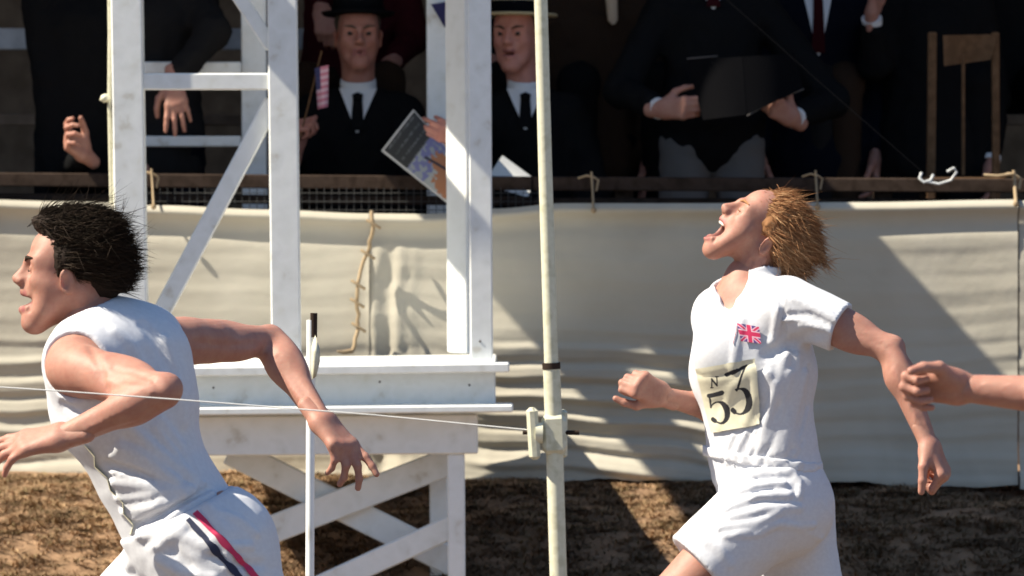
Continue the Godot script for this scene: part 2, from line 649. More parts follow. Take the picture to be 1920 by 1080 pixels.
# loose locks: thin tapering strands that start on the field and stream along "flow"
func strands(f: Fld, h: Head, count: int, flow: Vector3, length: float, cols: Array, sd: int, keep: Callable, lift := 0.35, thick := 0.0032, wild := 0.22) -> Array:
	var r := RandomNumberGenerator.new()
	r.seed = sd
	var st := SurfaceTool.new()
	st.begin(Mesh.PRIMITIVE_TRIANGLES)
	var made := 0
	for tries in count * 6:
		if made >= count:
			break
		var d := Vector3(r.randfn(), r.randfn(), r.randfn()).normalized()
		var l := h.b.transposed() * d
		if not keep.call(l):
			continue
		made += 1
		var o := h.p(-0.015, 0.035, 0.0)
		var p := f.hit(o + d * 0.2, -d, 0.3)
		var n := f.grad(p)
		var fl := flow - n * flow.dot(n) * 0.8
		var dir := (fl + n * lift * r.randf_range(0.4, 1.6) + Vector3(r.randfn(), r.randfn(), r.randfn()) * wild).normalized()
		var L := length * r.randf_range(0.5, 1.35)
		var bend := Vector3(r.randfn(), r.randfn() - 0.4, r.randfn()) * wild
		var a := p - n * 0.004 - dir * L * 0.3
		var m := p + dir * L * 0.35
		var e := p + (dir + bend).normalized() * L
		var th := thick * r.randf_range(0.6, 1.4)
		var c: Color = cols[r.randi() % cols.size()]
		tube_into(st, [a, m, m.lerp(e, 0.55), e], [th, th, th * 0.7, th * 0.12], 3, c)
	var arr := st.commit_to_arrays()
	return [arr[Mesh.ARRAY_VERTEX], arr[Mesh.ARRAY_NORMAL], arr[Mesh.ARRAY_COLOR]]

func noisy(f: Fld, amp: float, size: float, sd := 1) -> Fld:
	f.noise = FastNoiseLite.new()
	f.noise.seed = sd
	f.noise.frequency = 1.0
	f.noise.fractal_octaves = 2
	f.rough = amp
	f.rough_size = size
	return f

const SKIN := Color(0.385, 0.185, 0.135)
const LIP := Color(0.31, 0.105, 0.095)
const MOUTH := Color(0.10, 0.015, 0.018)

func pline(f: Fld, pts: Array) -> PackedVector3Array:
	var out := PackedVector3Array()
	for p in pts:
		out.append(f.hit(at(p[0], p[1], 8.0), ray(p[0], p[1]), 12.0))
	return out

func nearhit(f: Fld, pts: Array, depth: float) -> PackedVector3Array:
	var out := PackedVector3Array()
	for p in pts:
		var a := at(p[0], p[1], depth)
		var d := (a - EYE).normalized()
		out.append(f.hit(a - d * 0.45, d, 0.9))
	return out

func folds(f: Fld, depth: float, list: Array) -> void:
	var made := []
	for e in list:
		made.append([nearhit(f, e[0], depth), e[1], e[2]])
	for e in made:
		f.fold(e[0], e[1], e[2])

# ------------------------------------------------------------------ the place
func relief_noise(sd: int, freq: float) -> FastNoiseLite:
	var n := FastNoiseLite.new()
	n.seed = sd
	n.frequency = freq
	n.fractal_octaves = 3
	return n

func fd(px: float) -> float:                 # the fence runs at a slant: its right end stands nearer
	return 16.4 - (px - 960.0) * 0.0003

func canvas_panel(x0: float, x1: float, top: Array, sd: int, label: String) -> MeshInstance3D:
	var st := SurfaceTool.new()
	st.begin(Mesh.PRIMITIVE_TRIANGLES)
	st.set_smooth_group(0)
	var n1 := relief_noise(sd, 0.9)
	var n2 := relief_noise(sd + 7, 2.2)
	var nx := int((x1 - x0) / 7.0)
	var ny := 110
	var g := []
	for i in nx + 1:
		var px := x0 + (x1 - x0) * i / nx
		var D := fd(px)
		var ty := 380.0
		for k in top.size() - 1:
			if px >= top[k][0] and px <= top[k + 1][0]:
				ty = lerpf(top[k][1], top[k + 1][1], smoothstep(top[k][0], top[k + 1][0], px))
		var by := 900.0 + 8.0 * n2.get_noise_2d(px * 0.004, 3.0) + (12.0 if px > 1450 else 0.0) * smoothstep(1450, 1750, px)
		for j in ny + 1:
			var v := float(j) / ny
			var p := at(px, lerpf(ty, by, v), D)
			var low := smoothstep(0.42, 0.62, v)
			var mid := smoothstep(850, 960, px) * (1.0 - smoothstep(1330, 1480, px))
			var lft := 1.0 - smoothstep(120, 420, px)
			var amp := 0.0006 + (0.0075 * mid + 0.0045 * lft + 0.0016) * low
			var yy := p.y + 0.07 * n1.get_noise_2d(p.x * 0.7, p.y * 0.4) + 0.02 * n2.get_noise_2d(p.x * 0.5, p.y) + 0.03 * sin(p.x * 1.3 + 0.4)
			var ph := yy * TAU / 0.078
			var z := amp * (sin(ph) + 0.35 * sin(ph * 2.3 + 1.0 + p.x * 2.0))
			z += 0.016 * n1.get_noise_2d(p.x * 0.5, p.y * 1.2 + 9.0) + 0.004 * n2.get_noise_2d(p.x * 0.4, p.y * 2.0)
			var dt := p.y - at(px, ty, D).y
			z += 0.022 * exp(-pow((dt + 0.022) / 0.017, 2.0)) - 0.01 * exp(-pow((dt + 0.075) / 0.03, 2.0))
			# upright creases where the panel is laced
			for c in [[705.0, 10.0, 0.010], [727.0, 9.0, -0.007], [750.0, 13.0, 0.010], [772.0, 10.0, 0.004]]:
				var cx: float = c[0] + 14.0 * n2.get_noise_2d(p.y * 1.6, c[0]) + (v - 0.3) * -8.0
				z += c[2] * exp(-pow((px - cx) / c[1], 2.0)) * smoothstep(0.02, 0.25, v)
			z += 0.04 * smoothstep(0.85, 1.0, v) * (0.6 + n1.get_noise_2d(p.x * 1.2, 4.0))
			g.append(p + Vector3(0, 0, z))
	for i in nx:
		for j in ny:
			var a := i * (ny + 1) + j
			quad(st, g[a], g[a + ny + 1], g[a + ny + 2], g[a + 1])
	st.generate_normals()
	var o := put("canvas_screen", st.commit(), M.canvas)
	tag(o, label, "canvas screen", "canvas screens hung along the fence")
	return o

func make_materials() -> void:
	M.paint = mat(Color(1, 1, 1), 0.55, noise_tex(3, 0.022, [Color(0.60, 0.58, 0.52), Color(0.77, 0.79, 0.77), Color(0.84, 0.86, 0.85), Color(0.79, 0.81, 0.79), Color(0.74, 0.75, 0.71)], [0.08, 0.24, 0.5, 0.8, 0.95]), 0.7)
	M.paint.normal_enabled = true
	M.paint.normal_texture = noise_tex(5, 0.03, [], [], FastNoiseLite.TYPE_SIMPLEX_SMOOTH, 512, 2.0)
	M.paint.normal_scale = 0.07
	M.canvas = mat(Color(1, 1, 1), 0.95, noise_tex(11, 0.006, [Color(0.38, 0.35, 0.29), Color(0.45, 0.42, 0.35), Color(0.43, 0.40, 0.33), Color(0.47, 0.44, 0.37)], [0.15, 0.45, 0.6, 0.9]), 0.45)
	M.canvas.normal_enabled = true
	M.canvas.normal_texture = noise_tex(12, 0.02, [], [], FastNoiseLite.TYPE_SIMPLEX_SMOOTH, 512, 4.0)
	M.canvas.normal_scale = 0.15
	M.rail = mat(Color(1, 1, 1), 0.75, noise_tex(13, 0.02, [Color(0.025, 0.017, 0.013), Color(0.05, 0.035, 0.028), Color(0.034, 0.024, 0.02)], [0.2, 0.6, 0.9]), 1.3)
	M.dark_wood = mat(Color(1, 1, 1), 0.8, noise_tex(15, 0.02, [Color(0.17, 0.125, 0.09), Color(0.25, 0.185, 0.135)], [0.25, 0.8]), 0.7)
	M.brown_wood = mat(Color(1, 1, 1), 0.6, noise_tex(16, 0.02, [Color(0.13, 0.07, 0.035), Color(0.19, 0.105, 0.055)], [0.25, 0.8]), 2.0)
	M.bench = mat(Color(1, 1, 1), 0.6, noise_tex(17, 0.02, [Color(0.46, 0.48, 0.50), Color(0.58, 0.60, 0.62)], [0.25, 0.8]), 1.0)
	M.rope = mat(Color(0.34, 0.25, 0.15), 0.9)
	M.string = mat(Color(0.75, 0.75, 0.72), 0.7)
	M.wire = mat(Color(0.05, 0.05, 0.05), 0.6)
	M.galv = mat(Color(0.55, 0.57, 0.58), 0.4)
	M.pole = mat(Color(1, 1, 1), 0.45, noise_tex(18, 0.02, [Color(0.50, 0.48, 0.34), Color(0.66, 0.64, 0.50), Color(0.60, 0.58, 0.43)], [0.15, 0.5, 0.9]), 3.0)
	M.soil = mat(Color(1, 1, 1), 1.0, noise_tex(20, 0.02, [Color(0.18, 0.11, 0.06), Color(0.27, 0.165, 0.095), Color(0.22, 0.135, 0.078)], [0.2, 0.6, 0.9]), 0.9)
	M.track = mat(Color(1, 1, 1), 1.0, noise_tex(21, 0.05, [Color(0.11, 0.08, 0.06), Color(0.16, 0.12, 0.095)], [0.25, 0.8]), 0.5)
	M.ground = mat(Color(1, 1, 1), 1.0, noise_tex(22, 0.03, [Color(0.06, 0.055, 0.025), Color(0.11, 0.09, 0.045)], [0.25, 0.8]), 0.3)
	for k in ["dark_wood", "rail", "brown_wood"]:
		M[k].metallic_specular = 0.15
	M.skin = vmat(0.6)
	M.skin.normal_enabled = true
	M.skin.normal_texture = noise_tex(41, 0.03, [], [], FastNoiseLite.TYPE_SIMPLEX_SMOOTH, 512, 3.0)
	M.skin.normal_scale = 0.12
	M.skin.uv1_triplanar = true
	M.skin.uv1_world_triplanar = true
	M.skin.uv1_scale = Vector3.ONE * 5.0
	M.skin.subsurf_scatter_enabled = true
	M.skin.subsurf_scatter_strength = 0.12
	M.hair = vmat(0.8)
	M.hair.metallic_specular = 0.3
	M.black_cloth = mat(Color(0.0085, 0.0085, 0.009), 0.95)
	M.navy_cloth = mat(Color(0.006, 0.007, 0.012), 0.95)
	M.charcoal_cloth = mat(Color(0.017, 0.016, 0.016), 0.95)
	M.grey_cloth = mat(Color(0.13, 0.12, 0.115), 0.95)
	M.grey_mid = mat(Color(0.07, 0.07, 0.075), 0.95)
	M.brown_cloth = mat(Color(0.035, 0.022, 0.015), 0.95)
	M.red_cloth = mat(Color(0.42, 0.03, 0.05), 0.9)
	M.maroon = mat(Color(0.035, 0.006, 0.008), 0.9)
	M.linen = mat(Color(0.72, 0.72, 0.72), 0.8)
	M.cotton = mat(Color(1, 1, 1), 0.9, noise_tex(31, 0.05, [Color(0.60, 0.61, 0.65), Color(0.65, 0.66, 0.70)], [0.3, 0.7]), 3.0)
	M.cotton.normal_enabled = true
	M.cotton.normal_texture = noise_tex(32, 0.06, [], [], FastNoiseLite.TYPE_SIMPLEX_SMOOTH, 512, 3.0)
	M.cotton.normal_scale = 0.1
	M.felt = mat(Color(0.007, 0.007, 0.008), 0.8)
	M.straw = mat(Color(1, 1, 1), 0.8, noise_tex(35, 0.08, [Color(0.40, 0.32, 0.17), Color(0.56, 0.46, 0.28)], [0.3, 0.7]), 6.0)
	M.leather = mat(Color(0.03, 0.02, 0.015), 0.5)
	M.eye = mat(Color(0.03, 0.02, 0.018), 0.25)
	M.teeth = mat(Color(0.75, 0.7, 0.6), 0.3)
	M.paper = mat(Color(0.72, 0.72, 0.70), 0.8)
	M.card = mat(Color(0.005, 0.005, 0.006), 0.9)
	for k in ["black_cloth", "navy_cloth", "charcoal_cloth", "grey_cloth", "grey_mid", "brown_cloth", "maroon", "felt", "card"]:
		M[k].metallic_specular = 0.1

func build_setting() -> void:
	var g := PlaneMesh.new()
	g.size = Vector2(900, 900)
	var o := put("ground", g, M.ground)
	o.set_meta("kind", "structure")
	var t := PlaneMesh.new()
	t.size = Vector2(120, 10.5)
	o = put("track", t, M.track)
	o.position = Vector3(0, 0.004, -8.6)
	o.set_meta("kind", "structure")
	# the bank the fence stands on
	var st := SurfaceTool.new()
	st.begin(Mesh.PRIMITIVE_TRIANGLES)
	st.set_smooth_group(0)
	var nz := relief_noise(2, 1.6)
	var prof := [[-13.95, -0.03], [-14.3, 0.03], [-15.0, 0.33], [-15.6, 0.56], [-16.2, 0.655], [-16.7, 0.675], [-16.95, 0.68]]
	var H := func(x: float, z: float) -> float:
		var y := 0.0
		for k in prof.size() - 1:
			if z <= prof[k][0] and z >= prof[k + 1][0]:
				y = lerpf(prof[k][1], prof[k + 1][1], (prof[k][0] - z) / (prof[k][0] - prof[k + 1][0]))
		return y + 0.045 * nz.get_noise_2d(x, z * 1.5) * smoothstep(0.0, 0.3, y) * (1.0 - smoothstep(16.1, 16.5, -z) * 0.7)
	for i in 220:
		for j in 50:
			var c := []
			for q in [[0, 0], [0, 1], [1, 1], [1, 0]]:
				var x: float = -7.0 + 14.0 * (i + q[0]) / 220.0
				var z: float = -13.95 - 3.0 * (j + q[1]) / 50.0
				c.append(Vector3(x, H.call(x, z), z))
			quad(st, c[0], c[1], c[2], c[3])
	st.generate_normals()
	o = put("grass_bank", st.commit(), M.soil)
	o.set_meta("kind", "structure")
	# dry mown grass
	var blade := SurfaceTool.new()
	blade.begin(Mesh.PRIMITIVE_TRIANGLES)
	var br := RandomNumberGenerator.new()
	br.seed = 8
	for i in 9:
		var an := br.randf() * TAU
		var le := br.randf_range(0.4, 1.3)
		var out := Vector3(cos(an), 0, sin(an))
		var sd := Vector3(-sin(an), 0, cos(an))
		var b0 := out * br.randf_range(0, 0.012)
		var w := br.randf_range(0.0012, 0.0026)
		var m := b0 + out * le * 0.018 + Vector3.UP * br.randf_range(0.012, 0.026)
		var e := b0 + out * le * 0.04 + Vector3.UP * br.randf_range(0.012, 0.04)
		for x in [b0 - sd * w, m, b0 + sd * w, b0 - sd * w, m - sd * w, m, b0 + sd * w, m, m + sd * w, m - sd * w, e, m + sd * w]:
			blade.set_normal((out * 0.4 + Vector3.UP).normalized())
			blade.add_vertex(x)
	var mm := MultiMesh.new()
	mm.transform_format = MultiMesh.TRANSFORM_3D
	mm.use_colors = true
	mm.mesh = blade.commit()
	var spots := []
	for i in 70000:
		var x := br.randf_range(-2.6, 2.6)
		var z := br.randf_range(-16.55, -14.6)
		if nz.get_noise_2d(x * 2.2 + 20.0, z * 2.2) > br.randf_range(-0.55, 0.25) - 0.12:
			spots.append([x, z])
	mm.instance_count = spots.size()
	var cols := [Color(0.34, 0.205, 0.11), Color(0.42, 0.265, 0.155), Color(0.26, 0.155, 0.08), Color(0.37, 0.245, 0.135), Color(0.23, 0.17, 0.08)]
	for i in spots.size():
		var x: float = spots[i][0]
		var z: float = spots[i][1]
		var b := Basis(Vector3.UP, br.randf() * TAU).scaled(Vector3(1, 0.6, 1) * br.randf_range(0.4, 1.0))
		mm.set_instance_transform(i, Transform3D(b, Vector3(x, H.call(x, z) - 0.003, z)))
		var c: Color = cols[br.randi() % 5]
		mm.set_instance_color(i, c * (0.9 + 0.4 * nz.get_noise_2d(x * 3.0, z * 3.0 + 40.0)))
	var gm := MultiMeshInstance3D.new()
	gm.name = "dry_grass"
	gm.multimesh = mm
	gm.material_override = vmat(0.9)
	add_child(gm)
	gm.set_meta("kind", "stuff")
	tag(gm, "short dry brown grass growing over the bank below the canvas", "grass")
	# the terrace behind the fence
	st = SurfaceTool.new()
	st.begin(Mesh.PRIMITIVE_TRIANGLES)
	var bm := BoxMesh.new()
	bm.size = Vector3(26, 0.85, 6.4)
	o = put("terrace", bm, M.dark_wood)
	o.position = Vector3(0, 0.425, -16.88 - 3.2)
	o.set_meta("kind", "structure")
	bm = BoxMesh.new()
	bm.size = Vector3(26, 0.55, 2.85)
	o = put("terrace_step", bm, M.dark_wood)
	o.position = Vector3(0, 0.852 + 0.275, -17.68 - 1.425)
	o.set_meta("kind", "structure")

func build_fence() -> void:
	canvas_panel(-520, 692, [[-520, 380], [-100, 372], [150, 378], [300, 385], [500, 393], [692, 400]], 3, "cream canvas screen on the fence behind the dark haired runner, ending at the rope lacing")
	canvas_panel(684, 1908, [[684, 400], [800, 401], [930, 391], [1060, 381], [1300, 381], [1600, 379], [1908, 374]], 4, "long cream canvas screen between the rope lacing and the fence end, behind the fair runner")
	canvas_panel(1911, 2500, [[1911, 376], [2200, 384], [2500, 380]], 6, "cream canvas screen past the gap in the fence, behind the clenched fist")
	# lacing
	var lace := thing("lacing_rope", "frayed brown rope lacing two canvas screens together", "rope", at(690, 650, fd(690) + -0.070))
	var pts := []
	var rr := RandomNumberGenerator.new()
	rr.seed = 3
	for i in 24:
		var v := i / 23.0
		pts.append(at(697 - 38 * v + 6 * sin(v * 9.0) + rr.randf_range(-2, 2), 396 + 262 * v, fd(697 - 38 * v + 6 * sin(v * 9.0) + rr.randf_range(-2, 2)) + -0.055 - 0.02 * sin(v * 14.0)))
	put("rope", tube(pts, 0.0065, 6), M.rope, lace)
	for i in [2, 7, 12, 15, 19]:
		var p: Vector3 = pts[i]
		put("knot", tube([p + Vector3(-0.02, 0.012, 0.006), p + Vector3(0.0, 0.0, 0.02), p + Vector3(0.024, -0.016, 0.004)], 0.005, 6), M.rope, lace)
	put("tail", tube([pts[23], pts[23] + Vector3(-0.03, -0.004, 0.02), pts[23] + Vector3(-0.05, 0.0, 0.03)], [0.008, 0.007, 0.003], 6), M.rope, lace)
	# rail
	var fence := thing("fence_rail", "dark brown timber rail with posts above the canvas screens", "fence", at(960, 905, fd(960) + 0.100))
	for s in [[-700, 318, 1000, 331], [1002, 331, 2600, 338]]:
		board("top_rail", at(s[0], s[1] + 13, fd(s[0]) + 0.120), at(s[2], s[3] + 13, fd(s[2]) + 0.120), 0.046, 0.06, M.rail, fence, Vector3.UP)
		board("lower_rail", at(s[0], s[1] + 48, fd(s[0]) + 0.140), at(s[2], s[3] + 46, fd(s[2]) + 0.140), 0.03, 0.04, M.rail, fence, Vector3.UP)
	for x in [-250, 290, 1170, 1655, 2200]:
		board("post", at(x, 1000, fd(x) + 0.170), at(x, 336, fd(x) + 0.170), 0.06, 0.05, M.rail, fence)
	# wire netting between rail and canvas
	for r in [[272, 842, "between the tower posts"], [925, 1035, "beside the finish pole"]]:
		var net := thing("wire_netting", "square wire netting under the rail %s" % r[2], "netting", at((r[0] + r[1]) / 2.0, 400, fd((r[0] + r[1]) / 2.0) + 0.080))
		var s2 := SurfaceTool.new()
		s2.begin(Mesh.PRIMITIVE_TRIANGLES)
		var x: float = r[0]
		while x < r[1]:
			tube_into(s2, [at(x, 352, fd(x) + 0.080), at(x, 410, fd(x) + 0.080)], 0.0012, 4)
			x += 14.0
		for y in [362, 378, 394]:
			tube_into(s2, [at(r[0], y, fd(r[0]) + 0.077), at(r[1], y, fd(r[1]) + 0.077)], 0.0012, 4)
		var w := put("wires", s2.commit(), M.wire, net)
		w.set_meta("kind", "stuff")
	# ties that hold the canvas to the rail
	for e in [[285, 322, 385, "pale cord tie looped over the rail beside the tower post", 0.004], [1110, 328, 392, "knotted grey cord tie beside the finish pole", 0.004], [1530, 325, 386, "knotted grey cord tie above the fair runner's hair", 0.0035], [1902, 325, 380, "thick pale cord tie at the end of the canvas", 0.006]]:
		var k := thing("cord_tie", e[3], "cord", at(e[0], e[2], fd(e[0]) + 0.050), "cord ties along the rail")
		put("loop", tube([at(e[0] - 26, e[1] + 6, fd(e[0] - 26) + 0.060), at(e[0] - 10, e[1] + 1, fd(e[0] - 10) + 0.050), at(e[0] + 3, e[1] + 4, fd(e[0] + 3) + 0.050), at(e[0] + 12, e[1] + 10, fd(e[0] + 12) + 0.060), at(e[0] + 8, e[1] + 30, fd(e[0] + 8) + 0.050)], e[4], 6), M.rope, k)
		put("cord", tube([at(e[0] - 1, e[1] - 6, fd(e[0] - 1) + 0.050), at(e[0] + 1, e[1] + 25, fd(e[0] + 1) + 0.045), at(e[0] + 3, e[2], fd(e[0] + 3) + -0.040)], e[4], 6), M.rope, k)
		put("knot", lathe([Vector2(0, -0.012), Vector2(0.009, -0.005), Vector2(0.009, 0.005), Vector2(0, 0.012)], at(e[0] + 3, e[2] + 2, fd(e[0] + 3) + -0.055), Vector3.UP, 8), M.rope, k)
	var wl := thing("guy_wire", "thin dark guy wire slanting down to a pale rope loop on the rail", "wire", at(1740, 335, fd(1740) + 0.000))
	put("wire", tube([at(1330, -30, fd(1330) + 0.150), at(1530, 148, fd(1530) + 0.100), at(1738, 330, fd(1738) + 0.050)], 0.0014, 6), M.felt, wl)
	put("ring", tube([at(1728, 324, fd(1728) + 0.050), at(1724, 334, fd(1724) + 0.040), at(1732, 342, fd(1732) + 0.040), at(1745, 338, fd(1745) + 0.040), at(1750, 328, fd(1750) + 0.050)], 0.005, 6), M.galv, wl)
	put("loop", tube([at(1735, 340, fd(1735) + 0.040), at(1760, 345, fd(1760) + 0.040), at(1783, 338, fd(1783) + 0.040), at(1794, 322, fd(1794) + 0.040), at(1788, 315, fd(1788) + 0.040), at(1776, 322, fd(1776) + 0.040)], 0.0045, 6), M.galv, wl)
	put("loose_end", tube([at(1845, 328, fd(1845) + 0.040), at(1870, 330, fd(1870) + 0.030), at(1900, 326, fd(1900) + 0.040)], 0.005, 6), M.rope, wl)

func build_tower() -> void:
	var A := 15.0
	var B := 15.95
	var tw := thing("judges_tower", "white painted timber judges' tower with braced posts and a ledge", "tower", at(560, 1100, 15.4))
	board("post", at(233, -330, A), at(250, 706, A), 0.092, 0.09, M.paint, tw)
	board("post", at(526, -330, A), at(537, 668, A), 0.087, 0.07, M.paint, tw)
	board("post", at(897, -330, A), at(903, 676, A), 0.068, 0.07, M.paint, tw)
	# the side board of the corner, turned towards the sun
	board("corner_board", at(856, -330, A + 0.24), at(862, 662, A + 0.24), 0.125, 0.02, M.paint, tw, Vector3(0.5, 0, 0.866))
	board("rung", at(268, 153, A), at(505, 153, A), 0.05, 0.05, M.paint, tw, Vector3.UP)
	board("brace", at(412, -60, A + 0.015), at(510, 88, A + 0.015), 0.042, 0.03, M.paint, tw)
	board("brace", at(512, 190, A + 0.015), at(290, 610, A + 0.015), 0.054, 0.03, M.paint, tw)
	# ledges and beams
	board("ledge", at(270, 697, A - 0.03), at(955, 688, A - 0.03), 0.028, 0.10, M.paint, tw, Vector3.UP)
	board("shelf", at(262, 697, A + 0.69), at(930, 688, A + 0.69), 0.022, 1.3, M.paint, tw, Vector3.UP)
	board("fascia", at(270, 735, A + 0.03), at(929, 727, A + 0.03), 0.098, 0.03, M.paint, tw, Vector3.UP)
	board("ledge", at(265, 771, A - 0.035), at(962, 764, A - 0.035), 0.022, 0.13, M.paint, tw, Vector3.UP)
	board("beam", at(240, 818, A + 0.02), at(896, 813, A + 0.02), 0.118, 0.06, M.paint, tw, Vector3.UP)
	board("beam", at(240, 815, B), at(880, 811, B), 0.118, 0.06, M.paint, tw, Vector3.UP)
	# legs and braces under the floor
	board("leg", at(855, 850, A + 0.03), at(857, 1190, A + 0.03), 0.052, 0.06, M.paint, tw)
	board("leg", at(280, 850, A + 0.03), at(284, 1190, A + 0.03), 0.052, 0.06, M.paint, tw)
	board("leg", at(822, 850, A + 0.3), at(824, 1100, A + 0.3), 0.056, 0.06, M.paint, tw)
	board("leg", at(300, 850, B), at(302, 1010, B), 0.056, 0.06, M.paint, tw)
	board("cross_brace", at(430, 845, A + 0.22), at(850, 1055, A + 0.22), 0.085, 0.03, M.paint, tw)
	board("cross_brace", at(440, 1020, A + 0.18), at(850, 862, A + 0.18), 0.085, 0.03, M.paint, tw)
	board("brace", at(500, 1146, A + 0.075), at(850, 986, A + 0.075), 0.07, 0.03, M.paint, tw)
	board("added_shade_panel", at(262, 955, A + 0.68), at(262, 850, A + 0.68), 0.03, 1.3, M.paint, tw)  # panels added out of sight to keep the sun from under the floor
	board("added_shade_panel", at(262, 1110, A + 0.3), at(262, 962, A + 0.3), 0.03, 0.62, M.paint, tw)
	for q in [[400, 727], [712, 716], [880, 722], [536, 640], [900, 640]]:
		put("nail", lathe([Vector2(0, 0.0), Vector2(0.0035, 0.0), Vector2(0.003, 0.0015), Vector2(0, 0.002)], at(q[0], q[1], A + 0.0145 if q[1] > 700 and q[1] < 760 else (A - 0.0105 if q[1] > 760 and q[1] < 850 else (A - 0.0005 if q[1] > 850 else (A - 0.0455 if q[0] < 270 else A - 0.0355)))), Vector3.BACK, 8), M.rail, tw)
	# upper floor of the tower, above the picture: its shade falls on the canvas
	build_deck(tw)
	# rope on the left post
	var rp := thing("halyard_rope", "thin cream rope tied along the tower's outer post", "rope", at(205, 380, A))
	put("rope", tube([at(202, -200, A), at(206, 60, A), at(205, 183, A), at(209, 383, A)], 0.006, 6), M.pole, rp)
	put("rope", tube([at(212, -200, A - 0.02), at(214, 100, A - 0.02), at(215, 385, A - 0.02)], 0.005, 6), M.pole, rp)
	put("knot", lathe([Vector2(0, -0.018), Vector2(0.012, -0.008), Vector2(0.013, 0.006), Vector2(0, 0.016)], at(197, 184, A - 0.01), Vector3(1, 0.3, 0), 10), M.pole, rp)

func build_deck(tw: Node3D) -> void:
	var y := 3.0
	var x0 := -1.62
	var x1 := -0.2
	var z0 := -16.4
	var z1 := -14.75
	var zz := z0
	while zz < z1:
		var gap := zz > -16.15
		if gap:
			board("floor_board", Vector3(x0, y, zz), Vector3(x0 + 0.22, y, zz), 0.025, 0.118, M.paint, tw, Vector3.UP)
			board("floor_board", Vector3(x0 + 0.36, y, zz), Vector3(x1, y, zz), 0.025, 0.118, M.paint, tw, Vector3.UP)
		else:
			board("floor_board", Vector3(x0, y, zz), Vector3(x1, y, zz), 0.025, 0.118, M.paint, tw, Vector3.UP)
		zz += 0.12

func build_stand() -> void:
	var gs := thing("grandstand", "dark shaded grandstand with white bench boards behind the fence", "grandstand", Vector3(0, 0.85, -18.5))
	board("back_wall", Vector3(-13, 2.2, -20.6), Vector3(13, 2.2, -20.6), 2.7, 0.1, M.dark_wood, gs, Vector3.UP)
	board("roof", Vector3(-13, 3.66, -18.64), Vector3(13, 3.66, -18.64), 0.08, 4.08, M.dark_wood, gs, Vector3.UP)
	board("side_wall", Vector3(-12.9, 2.2, -18.4), Vector3(-12.9, 2.2, -20.5), 2.7, 0.1, M.dark_wood, gs, Vector3.UP)
	board("side_wall", Vector3(12.9, 2.2, -18.4), Vector3(12.9, 2.2, -20.5), 2.7, 0.1, M.dark_wood, gs, Vector3.UP)
	board("post", at(824, 700, 17.05), at(820, -725, 17.05), 0.08, 0.08, M.paint, gs)
	board("post", at(480, 700, 17.08), at(472, -725, 17.08), 0.085, 0.07, M.paint, gs)
	board("rail_board", at(215, 127, 17.0), at(452, 127, 17.0), 0.04, 0.03, M.paint, gs, Vector3.UP)
	board("rail_board", at(215, 265, 17.0), at(452, 265, 17.0), 0.036, 0.03, M.paint, gs, Vector3.UP)
	board("post", at(3020, 700, 17.05), at(3020, -725, 17.05), 0.08, 0.08, M.paint, gs)
	board("post", at(-1400, 700, 17.05), at(-1400, -725, 17.05), 0.08, 0.08, M.paint, gs)
	for s in [[-900, 950], [1060, 1120], [1900, 2600]]:
		board("bench_back", at(s[0], 72, 18.25), at(s[1], 74, 18.25), 0.078, 0.025, M.bench, gs, Vector3.UP)
	board("bench_seat", at(-900, 225, 18.0), at(2600, 225, 18.0), 0.04, 0.36, M.dark_wood, gs, Vector3.UP)
	board("bench_seat", at(-900, 520, 17.45), at(2600, 520, 17.45), 0.04, 0.34, M.dark_wood, gs, Vector3.UP)
	for x in [-600, 100, 800, 1500, 2200]:
		board("bench_leg", at(x, 520, 17.55), at(x, 755, 17.55), 0.06, 0.05, M.dark_wood, gs)
		board("bench_leg", at(x, 225, 18.05), at(x, 455, 18.05), 0.06, 0.05, M.dark_wood, gs)
		board("bench_upright", at(x + 40, 20, 18.22), at(x + 40, 225, 18.22), 0.05, 0.04, M.dark_wood, gs)

